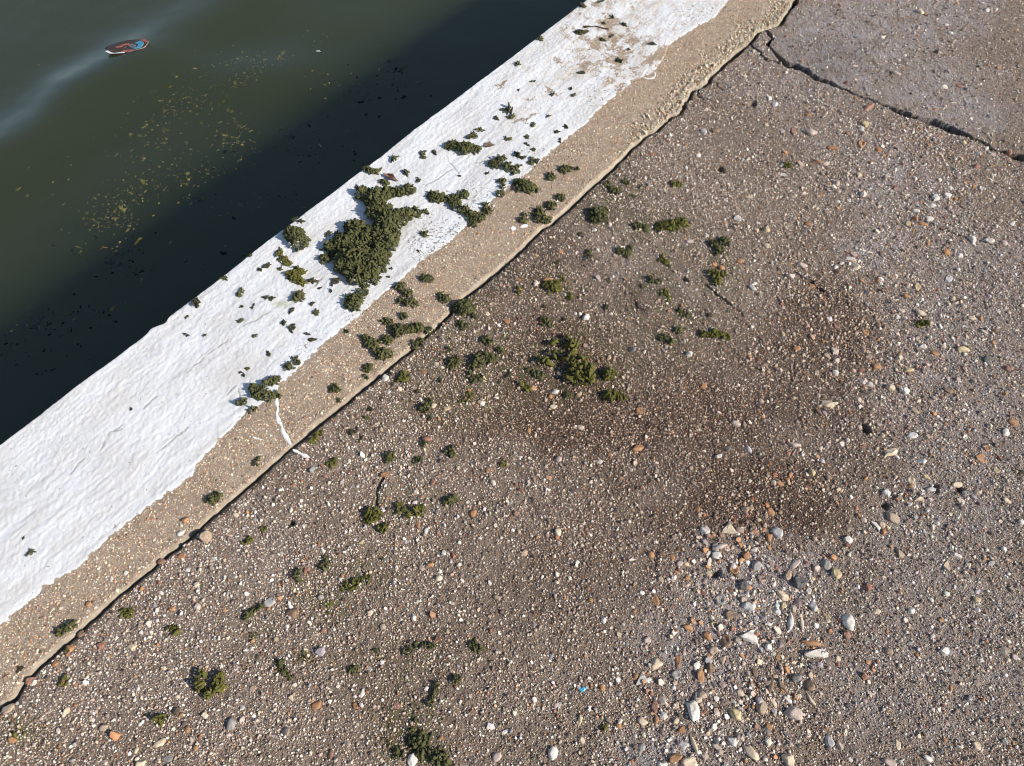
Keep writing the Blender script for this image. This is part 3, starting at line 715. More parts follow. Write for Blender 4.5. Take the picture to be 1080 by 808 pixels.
# ------------------------------------------------------------------ moss
LAND = {}
def moss_mesh(name, circles, hk=0.75, crumb=0.0028, dens=1.15, hmax=0.034, flat=1.0):
    Vs, Fs = [], []; off = 0
    cen = []
    for (px, py, rp) in circles:
        rad = rp*mpp(px, py)
        H = min(rad*hk, hmax)*flat
        c = at(px, py, H*0.45); cen.append((c[0], c[1], rad, H))
    cen = np.array(cen)
    tot = 0
    for (cx, cy, rad, H) in cen:
        cr = min(crumb, max(rad*0.42, 0.0016))
        n = max(3, int(2.6*dens*(rad/cr)**2*0.62))
        for _ in range(n):
            rr = rad*math.sqrt(random.random())*0.98; a = random.uniform(0, 6.2832)
            x, y = cx+rr*math.cos(a), cy+rr*math.sin(a)
            d = np.hypot(cen[:, 0]-x, cen[:, 1]-y)/cen[:, 2]
            hh = (cen[:, 3]*np.sqrt(np.clip(1-d*d, 0, 1))).max()
            z = hh*(1-0.55*random.random()**2) - cr*0.3
            s = cr*(random.uniform(.4, 1.15) if random.random() < .85 else random.uniform(1.2, 1.7))
            V0, F0 = (I2 if s > 0.0024 else I1)
            g_ = np.random.default_rng(random.randrange(1 << 30))
            kk = g_.normal(0, 2.6, (4, 3)); ph = g_.uniform(0, 6.28, 4)
            bump_ = sum(np.sin(V0@kk[i_]+ph[i_]) for i_ in range(4))
            V = V0 * (1 + 0.17*bump_ + 0.20*g_.normal(0, 1, len(V0)).clip(-1.6, 1.6))[:, None]
            q, _r = np.linalg.qr(g_.normal(size=(3, 3)))
            V = (V*np.array([random.uniform(1.0, 2.3), random.uniform(.5, 1), random.uniform(.4, .85)]))@q.T*s
            z = max(z, 0.0) + 0.15*s
            V = V + np.array([x, y, z]); V[:, 2] = np.maximum(V[:, 2], -0.002)
            Vs.append(V); Fs.append(F0+off); off += len(V)
    V = np.concatenate(Vs); F = np.concatenate(Fs)
    base = np.array([cen[:, 0].mean(), cen[:, 1].mean()])
    gz = float(ground_at(base[None, :])[0])
    V[:, 2] += gz; V = V - np.array([base[0], base[1], gz])
    me = mesh_np(name, V, None, F)
    return me, (base[0], base[1], gz)
def add_moss(label, circles, mat=None, cat='moss clump', group=None, **kw):
    me, loc = moss_mesh('moss_clump', circles, **kw)
    ob = link('moss_clump', me, mat or M_moss); ob.location = loc
    tag(ob, label, cat, group); return ob

BIG = 'moss clumps lying on the white coping'
STRIP = 'moss tufts on the bare concrete strip of the kerb'
PAVE = 'moss tufts on the brown paving'
Y = M_moss_y
MOSS = [
 ('largest moss heap sprawling across the white painted coping', [(382.6,203.4,9),(396,209,13),(409,203,9),(422,202,7),(431.6,200,7),(400,222,15),(409,233.5,16),(425,228,11),(436,224.6,7),(448,223.6,3),(405,249,18),(382.6,249,16),(373.7,240,11),(364.8,255.8,15),(353.6,260,11),(373.7,271,19),(364.8,278,13),(378,289,14),(393.8,276,16),(393.8,294,7),(400.4,269,12),(343.5,272.6,6)], None, BIG, dict(hmax=.042, crumb=.0038, hk=.85, dens=1.5)),
 ('rounded moss ball near the water edge of the white coping', [(311.3,248,11),(315.8,254.8,10),(306,244.6,7),(326,254.7,3)], None, BIG, dict(hmax=.036, hk=1.1)),
 ('branching moss strand reaching from white paint to the bare strip', [(460,208,8),(456,206,6),(467,209,6),(478,209,6.5),(489,205,6),(480,214.7,7),(489,221,6),(497,227,7),(505,228,7),(513.7,221,5),(511,215,3.5),(500,236,4.5)], None, BIG, {}),
 ('upright little moss tuft at the edge of the white paint', [(529,192,4),(530,198,3),(528,204.7,5)], None, BIG, {}),
 ('oblong moss clump beside a brown scrap on the white coping', [(473,153.4,5),(478,153.4,7),(489,155.7,9),(496,155,6),(502.6,156.8,5.5)], None, BIG, {}),
 ('pointed moss clump low on the white coping near the bare strip', [(518,173,3.5),(522.6,173.5,6),(529,170,6.5),(536,176.8,6),(543.8,181,5),(547,176,3)], None, BIG, {}),
 ('pair of flat moss bits above the oblong clump on the white coping', [(500,143.4,4),(495,145,3),(507,137.8,3)], None, BIG, {}),
 ('moss fringe on the very edge over the water beside a reddish scrap', [(386,178,4),(391,180,4.5),(397,181,4)], None, BIG, {}),
 ('small moss lump right below the reddish scrap on the coping', [(404.5,191,4.5),(408,193,3)], None, BIG, {}),
 ('moss strip at the foot of the white paint just below the largest heap', [(373.7,318,10),(382.6,309,7),(387,302.6,4),(375,324.8,6),(368,321,6)], None, BIG, {}),
 ('yellowish double moss crumb left of the largest heap on white paint', [(294.6,268,5),(298,274,4.5),(303,277.5,4.5)], Y, BIG, dict(flat=.8)),
 ('yellow green star shaped moss clump on the white paint', [(309,290,7),(316,287,6),(313,294,6),(318,298,5)], Y, BIG, dict(flat=.8)),
 ('ragged dark moss clump beside an algae stained paint patch', [(314.6,312,5.5),(312,316,4),(318,315,4)], None, BIG, {}),
 ('jagged moss tuft on the paint edge above the white drip', [(307,386.3,5),(302,387,4),(312.5,382,4),(312,378,3)], None, BIG, {}),
 ('spreading moss clump beside the start of the white paint drip', [(289,401.5,5.5),(294,400,3.5),(280,406,6),(268,410,6),(268,416,5),(275.8,416,7),(283.6,418,6),(258,423.8,4.5),(252,426,3)], None, BIG, dict(hmax=.03, hk=.9)),
 ('flat crumb of moss lying below the spreading clump at the paint edge', [(264.6,433,4),(269,431,2.5)], None, BIG, {}),
 ('small moss tuft lying on the white paint drip', [(290,417.5,4),(295,418,3)], None, STRIP, {}),
 ('wide moss tuft on the bare strip beside the branching strand end', [(546,193,5),(551.6,195.8,9),(558,198,7),(563,199,5)], None, STRIP, {}),
 ('cluster of green moss lumps on the bare strip near the joint', [(581.7,217,6),(569.4,222.5,5.5),(569.4,230,7),(577,233,4.5),(562,226,3)], None, STRIP, {}),
 ('small dark moss tuft beside white flakes on the bare strip', [(551.6,231.6,4.5),(553,227,3)], None, STRIP, {}),
 ('round moss tuft on the strip, farther from the joint of two', [(581.7,186.4,5)], None, STRIP, {}),
 ('moss tuft on the strip with a crumb beside it, high up the kerb', [(595,178.4,5),(600,178,4.5),(609,178.5,2.5)], None, STRIP, {}),
 ('small round moss tuft on the strip close to the joint', [(591.7,208,5)], None, STRIP, {}),
 ('solitary moss tuft in the middle of the bare strip', [(448,294,5),(452,293.5,5.5)], None, STRIP, {}),
 ('moss tuft on the strip edge just above a break in the joint', [(469,314.6,6),(465,311,4)], None, STRIP, {}),
 ('curled moss patch at the edge of white paint on the strip', [(422.8,302,6),(430.6,310,5.5),(431.8,318.6,6.5),(437,321,4),(423,317,4)], None, STRIP, {}),
 ('small dark moss crumb in the centre of the strip', [(425.5,333.5,4)], None, STRIP, {}),
 ('long moss band crossing the bare strip to the joint', [(405,338,4),(410.6,341,5.5),(420.6,348,9),(428,347,6),(434,347,6),(440,345.8,7),(453.5,348,4),(446,347,3)], None, STRIP, {}),
 ('moss tuft beside the long moss band, on its near side', [(408.4,358,6),(401,360,3)], None, STRIP, {}),
 ('flat moss tuft at the lip of the joint below the long band', [(436,362,5.5),(443,358,4)], None, STRIP, {}),
 ('pair of joined moss tufts on the strip nearer the white drip', [(386,357,6),(391,362,7),(396,366.8,5),(402.8,372.5,7.5),(410,373,4.5)], None, STRIP, {}),
 ('small moss tuft near the lip below the joined pair', [(388.3,387.7,5.5)], None, STRIP, {}),
 ('tiny moss crumb on the lip of the joint', [(384.5,397.5,3)], None, STRIP, {}),
 ('round moss tuft alone on the strip between drip and joined pair', [(352.6,409.3,5.5),(356,412,3)], None, STRIP, {}),
 ('brown edged moss tuft on the strip by the joint, below the drip', [(225,526,7),(229,523,5),(220,527,4)], None, STRIP, dict(flat=.7)),
 ('smooth dark moss cushion on the strip left of the drip', [(270,486.8,4.5),(272,483,3)], None, STRIP, {}),
 ('elongated moss cushion lying against the lip near the near corner', [(62.4,667,4.5),(68,663,5.5),(74,659,5.5)], None, STRIP, dict(hk=1.0)),
 ('dark moss heap on the brown paving, largest on the slab', [(584,359,4.5),(602.7,356,5.5),(603.5,364,6),(573.4,380,6),(586.8,373.5,6),(600,376.8,8),(613.5,381.8,9),(606.8,390,8),(620,390,8),(613.5,400,8),(603,395,7),(623.6,398.5,6)], Y, PAVE, dict(hmax=.045, hk=1.5, dens=.8, crumb=.0044)),
 ('moss lump touching the dark heap on the side away from the kerb', [(643.6,393,7.5),(638,396,5)], Y, PAVE, dict(hk=1.2)),
 ('long moss lump just below the dark heap on the paving', [(642,417,6.5),(650,416.5,5.5),(656,419,4.5)], Y, PAVE, dict(hk=1.1)),
 ('low moss smear on the kerb side of the dark heap', [(560,391,4),(566,394,5.5),(572,396,3.5)], None, PAVE, dict(flat=.6)),
 ('faint moss dab with an orange stone on it below the dark heap', [(552,406,5),(557,409,4)], Y, PAVE, dict(flat=.6)),
 ('small dark moss lump under the dark heap', [(599,416,4.5)], None, PAVE, {}),
 ('round bushy moss tuft on the paving against the joint', [(489,322.4,10.5),(481,323,5),(496,326,6)], None, PAVE, dict(hk=.9)),
 ('small moss tuft below the bushy tuft beside the joint', [(485,341,5),(490,344,5)], None, PAVE, {}),
 ('moss tuft on the paving between the bushy tuft and the dark heap', [(511,357,5),(516,360,4.5)], None, PAVE, {}),
 ('rounded moss tuft next to a wider one on the paving', [(479,380,7.5),(475,384,5)], None, PAVE, {}),
 ('wide moss tuft with an arm, second largest group on the paving', [(504,380,8),(511,376,8.5),(519,377,6.5),(527,368,4.5),(498,386,5),(496,395,5),(499,401,3.5)], None, PAVE, {}),
 ('dark shadowy moss crumb under the wide tuft', [(506.5,399,4.5)], None, PAVE, {}),
 ('round moss tuft right beside a white stone at the joint', [(424.5,397,6.5)], Y, PAVE, dict(hk=1.0)),
 ('moss tuft with a cream stone beside it', [(448,430.4,6),(452,422,4)], None, PAVE, {}),
 ('faint moss stain tuft on the paving', [(489,421.5,5.5),(494,416,4.5)], Y, PAVE, dict(flat=.45, dens=.6)),
 ('yellowish moss tuft under a thin orange sliver', [(582.7,301,8.5),(577,300,5),(588,304,5)], Y, PAVE, dict(flat=.8)),
 ('moss bit beside the tuft with the orange sliver', [(594,294,4.5),(600.5,311,4.5),(597,303,2.5)], Y, PAVE, dict(flat=.7)),
 ('moss tuft above the dark heap', [(575,338,6),(581,341,4)], None, PAVE, dict(flat=.7)),
 ('faint moss tuft near the joint above the dark heap', [(547,304,4),(549,309,3)], Y, PAVE, dict(flat=.6)),
 ('bushy moss tuft high on the paving near the kerb joint', [(629,222,8),(634,227,8),(627,230,5),(638,220,5)], None, PAVE, dict(hk=1.0)),
 ('small moss tuft beside the longer green tuft', [(673,236,4.5),(680,238,4.5),(681,242,3)], None, PAVE, {}),
 ('long bright green moss tuft high on the paving', [(696,239,5),(704,237,7),(711,236,8),(719,234,7.5)], Y, PAVE, dict(flat=.9)),
 ('scattered moss tuft on the paving beyond the kerb joint', [(641,192,3.5),(646,198,5),(652,200,4),(660,191.4,4)], None, PAVE, dict(flat=.7)),
 ('flat brownish moss dab high on the paving', [(711,192.5,4),(716,193,4)], Y, PAVE, dict(flat=.5)),
 ('solitary moss tuft among bare grit high on the paving', [(831.7,173.5,5.5)], Y, PAVE, dict(flat=.7)),
 ('moss tuft between the bushy tuft and the grey smooth patch', [(654,264,5),(661,266,5.5),(665,261,3)], None, PAVE, dict(flat=.8)),
 ('ragged moss tuft above the orange topped tuft', [(753,256,5.5),(759,262,5.5),(764,254,6),(757,266,3.5)], None, PAVE, dict(flat=.9)),
 ('pale moss crumbs below the long green tuft', [(698,272,3.5),(704,276,4)], Y, PAVE, dict(flat=.6)),
 ('yellow green moss tuft under an orange stone', [(753,288,6),(758,293,5.5),(763,288,4.5),(756,297,4)], Y, PAVE, dict(flat=.9)),
 ('pair of dark moss crumbs beside a third on smooth paving', [(687,294.5,4),(694.6,296.3,4),(679,301,2.5)], None, PAVE, {}),
 ('faint yellowish moss dab on smooth paving', [(701,308,5),(706,314,4.5)], Y, PAVE, dict(flat=.55)),
 ('small moss tuft below the faint yellowish dab', [(719,328.5,4),(724,331,4),(715,326,3)], None, PAVE, dict(flat=.8)),
 ('loose trio of moss crumbs on the paving', [(700,355.8,4.5),(707,360,4),(714.7,348,4.5)], None, PAVE, dict(flat=.8)),
 ('long low moss band on the dark paving', [(743.7,352.4,5),(753.7,351,5.5),(759,352,4.5),(766,353.6,5)], Y, PAVE, dict(flat=.9)),
 ('flat bright green moss patch alone on coarse paving', [(970,340.5,4),(976,340,4)], Y, PAVE, dict(flat=.5)),
 ('moss tuft on the paving just past the end of the white drip', [(333,459,5),(329,464,4),(337,456,3.5)], Y, PAVE, dict(flat=.8)),
 ('faint moss tuft below the end of the white drip', [(350,488,5)], Y, PAVE, dict(flat=.5)),
 ('compact moss tuft with a shadow, mid paving', [(410.5,482.3,6),(414,480,4)], None, PAVE, {}),
 ('small flat moss tuft near the compact one', [(440.6,485.7,5)], None, PAVE, dict(flat=.7)),
 ('moss crumb beside a brick red stone on the paving', [(447.5,467,4)], None, PAVE, {}),
 ('narrow moss tuft standing next to the joint side grit', [(475,477,5),(477,472,3.5)], None, PAVE, dict(flat=.8)),
 ('broad moss tuft mid paving below a curved hairline crack', [(392,541,8),(398,543,6),(403.8,556,5.5),(390,549,5)], Y, PAVE, dict(flat=.9)),
 ('row of joined moss lumps next to the broad tuft', [(421.6,535,6),(429.4,542,4.5),(440,538,6),(444,534,4)], Y, PAVE, dict(flat=.9)),
 ('dark moss lump facing the row of joined lumps', [(474,527,6),(478,525,4)], None, PAVE, {}),
 ('slender moss tuft next to a white grit stone', [(341.5,597,4.5),(345,592,4)], None, PAVE, dict(flat=.8)),
 ('upright dark moss tuft above the flat brown oval stone', [(313.5,604,4.5),(313,612,4)], None, PAVE, {}),
 ('brownish moss tuft left of the upright dark tuft', [(262,569,4),(257,572,3)], Y, PAVE, dict(flat=.6)),
 ('tiny green moss dab on pale paving', [(276.8,556,4)], Y, PAVE, dict(flat=.5)),
 ('long faint moss smear across the paving', [(364,618,5.5),(371,616,6),(378,611,6),(386,609,5)], Y, PAVE, dict(flat=.45, dens=.7)),
 ('green moss dab among dark damp grit', [(531,488,4)], Y, PAVE, dict(flat=.7)),
 ('moss tuft on the paving below the joint near the near corner', [(131,644.5,4.5),(136,646,4.5)], Y, PAVE, dict(flat=.8)),
 ('low green moss tuft between the near joint and the two lobed tuft', [(180,662,4),(185,665,4.5)], Y, PAVE, dict(flat=.7)),
 ('moss bit in the joint beside a brick red stone', [(70,686,3.5)], Y, PAVE, dict(flat=.8)),
 ('moss tuft with a dark red stone beside it', [(65.7,719.4,5)], Y, PAVE, dict(flat=.7)),
 ('two lobed moss tuft casting a dark shadow', [(210.6,714,6),(209.6,723,6.5),(230.6,715,6),(229.5,724,7),(219.5,729.4,6)], Y, PAVE, dict(hk=1.2)),
 ('single round dark moss ball below the two lobed tuft', [(168,759,5.5)], Y, PAVE, dict(hk=1.5)),
 ('pale lichen dab near the bottom of the joint', [(20,771.7,6.5)], Y, PAVE, dict(flat=.3, dens=.4)),
 ('curved moss strand beside the pale grey flat stone', [(260,648,5),(264,645,4),(269,642.5,4.5),(275,639,3.5)], None, PAVE, {}),
 ('pale green moss film on the paving beside the brown oval stone', [(348,636,5),(346,643,4),(356,657,4.5)], Y, PAVE, dict(flat=.3, dens=.5)),
 ('tiny green film below the curved moss strand', [(267.9,669,5)], Y, PAVE, dict(flat=.35, dens=.6)),
 ('light green moss film above the orange oval stone', [(318,692,5),(323,695,4)], Y, PAVE, dict(flat=.35, dens=.6)),
 ('diagonal moss strand next to the light green film', [(293.5,698.5,4.5),(297,704,4),(301,709,3.5),(305,713.5,3)], None, PAVE, {}),
 ('faint dark moss dab on mid lower paving', [(371.5,705,5)], None, PAVE, dict(flat=.6)),
 ('broken moss strand ending at an orange red stone', [(430,686,5),(436,681,4),(447,680,3.5),(455,680.4,4.5)], None, PAVE, dict(flat=.9)),
 ('large ragged moss patch running off the bottom edge', [(436,782,8),(445,779.5,9),(443,793,7.5),(454,795,7),(463,799.6,10),(438,761.7,4.5),(434,770.6,5),(420,793,6),(470,806,7)], None, PAVE, dict(hk=.9)),
 ('faint moss film beside the ragged bottom patch', [(407,777,5),(411,785,4)], Y, PAVE, dict(flat=.35, dens=.5)),
 ('thin moss strand leading down to the ragged bottom patch', [(461,722,3),(459.5,728.3,4),(457,735,3.5),(454,741,4)], None, PAVE, {}),
 ('slanting moss tuft among pale grit', [(498,677.5,4.5),(503,682,5),(507,685.5,3.5)], None, PAVE, {}),
 ('small moss tuft with a black shadow', [(481.5,716,5)], None, PAVE, dict(hk=1.3)),
 ('lone moss crumb in dark grit near the bottom', [(638,767,3)], Y, PAVE, {}),
]
MO = []
for lab, circ, mt, grp, kw in MOSS:
    MO.append(add_moss(lab, circ, mt, 'moss clump' if grp == BIG else 'moss tuft', grp, **kw))

# loose crumbs
C_WHITE = [(295.7,284,3),(282.3,281,4.5),(274,285,2.5),(311,282,3),(329,296.5,4.5),(353.6,298,5),(253.4,309,4.5),(283.5,315,4.5),(308,327.5,3.5),(334,330,4),(329,320.8,3),(349,307,2),
 (254.5,338.9,3.5),(299.7,341.6,3.5),(308.6,347,4.5),(269,354.5,2.5),(324.5,352.5,2.5),(329,359,3.5),(264.5,270,2.5),(347,246.8,4),(354.8,246,2),(339,264,2),(317,234,3.5),(311,231,3),
 (376,196.7,2),(266.7,323.3,2.5),(337,304,2),(412.7,283.6,2),(410,292.5,2),(206.7,319.5,5.5),(235.7,293.4,4),(215.6,353.8,2.2),(254.6,323.5,2),(197,334,2),(196,353,2.6),(283.6,373.6,3),(261,389,2.5),
 (253.5,393,2),(257,396,2),(415,168,5),(428,181.7,4),(441,189.7,3.2),(446,164.6,4),(446,160,2.6),(458,160.6,3.2),(448,247.7,5),(441,265,2),(451,225,2),(536,147.9,4),(546,164.6,4.5),(552,167,3),(560.5,171,4.5),
 (556,153,2.5),(562.7,158.3,2.5),(555.6,145,2.5),(484.7,185.7,2),(513.7,183.5,2),(32.3,583.3,4.5),(25,568,1.8),(138,431,2),(605,100,2.6),(597,134,2.6),(587,140,2.5),(563,158.7,2.5),(566,171,3.5),
 (537,117,5),(540,124.6,4.5),(530,116.4,2.5),(524,126,3),(562,132.4,3),(562,85.6,2.2),(613.8,76.7,3.4),(546,67.4,3.6),(547,95,1.8),(582.6,99.7,2.5),(578,123,2.5),(587,139.8,2.5),(596,134,2.5),(556,145,2.5),
 (590.4,148.7,2.5),(612,34.5,5.5),(570,41,4),(614,7,4.5),(652.5,64,3.5),(646,18,3),(658,26,3),(636,42,3),(645,38,2.5),(633.5,2,2.8),(618,28.5,2.5),(663,52,2),(637,25,2.5),(602,93,2)]
C_PAVE = [(500,333.5,4),(473.5,368,4),(588,275.6,3),(620.6,271,4),(621,266,4),(639,323,3),(748,332.4,3),(449.5,465.6,2.5),(593.5,407,3.5),(305.7,554.8,2.5),(395,685,3.5),(20,706,3.5),(700.5,273,2.5),
 (613.5,352,2.5),(453,441,3),(366,350,3),(357,422,3),(430,395,3),(413,405,2.5),(337,455,2.5),(372,455,4),(380,462,3),(386,440,3.5),(390,431,3),(574,322,2.5),(668,206,3),(676,196,2.5),(612,246,3),(642,296,2.5),(595,335,2.5),(536,395,3),(527,402,2.5),(463,400,3),(440,412,3)]
crumbs_w, crumbs_p = [], []
def crumb_proto(seed, mat):
    random.seed(seed); n = random.randint(3, 7)
    circ = [(540+random.gauss(0, 1.2)*1.5, 404+random.gauss(0, 1.0), 3.2) for _ in range(2)]
    me, loc = moss_mesh('moss_crumb', circ, hk=.9, crumb=.0042, dens=1.1); me.materials.append(mat); return me
protos = [crumb_proto(200+i, M_crumb if i % 3 else M_moss) for i in range(9)]
random.seed(11)
Ptgt = np.array([(p[0], p[1]) for p in C_WHITE])
WL = [((600, 60), 85, 'tiny dark crumb on the worn scuffed paint at the far end of coping'),
      ((545, 140), 70, 'tiny moss crumb on white paint beyond the oblong moss clump'),
      ((440, 200), 75, 'small moss crumb on white paint around the branching strand'),
      ((300, 310), 95, 'small moss crumb scattered on white paint between largest heap and water edge'),
      ((230, 350), 95, 'lone moss crumb on the clean white paint before the largest heap'),
      ((60, 520), 140, 'dark crumb on the wide clean white paint at the near end')]
for i, (px, py, r) in enumerate(C_WHITE):
    me = protos[i % len(protos)]
    ob = bpy.data.objects.new('moss_crumb', me); col.objects.link(ob)
    c = at(px, py, 0.002); k = r*mpp(px, py)/(4.6*0.0023)
    ob.location = (c[0], c[1], float(ground_at(c[None, :])[0])); ob.rotation_euler = (0, 0, random.uniform(0, 6.28)); ob.scale = (k*1.15, k*.85, k*.7)
    j = int(np.argmin([math.hypot(px-a[0], py-a[1])/b for a, b, _ in WL]))
    tag(ob, WL[j][2], 'moss crumb', 'moss crumbs: '+WL[j][2])
for i, (px, py, r) in enumerate(C_PAVE):
    me = protos[(i*2+1) % len(protos)]
    ob = bpy.data.objects.new('moss_crumb', me); col.objects.link(ob)
    c = at(px, py, 0.002); k = r*mpp(px, py)/(4.6*0.0023)
    ob.location = (c[0], c[1], float(ground_at(c[None, :])[0])); ob.rotation_euler = (0, 0, random.uniform(0, 6.28)); ob.scale = (k*1.1, k*.9, k*.8)
    lab = 'stray moss crumb on the paving between joint and dark heap' if px < 560 and py < 480 else ('stray moss crumb on the paving beyond the dark heap' if py < 420 else 'stray moss crumb on the near lower paving')
    tag(ob, lab, 'moss crumb', 'moss crumbs: '+lab)

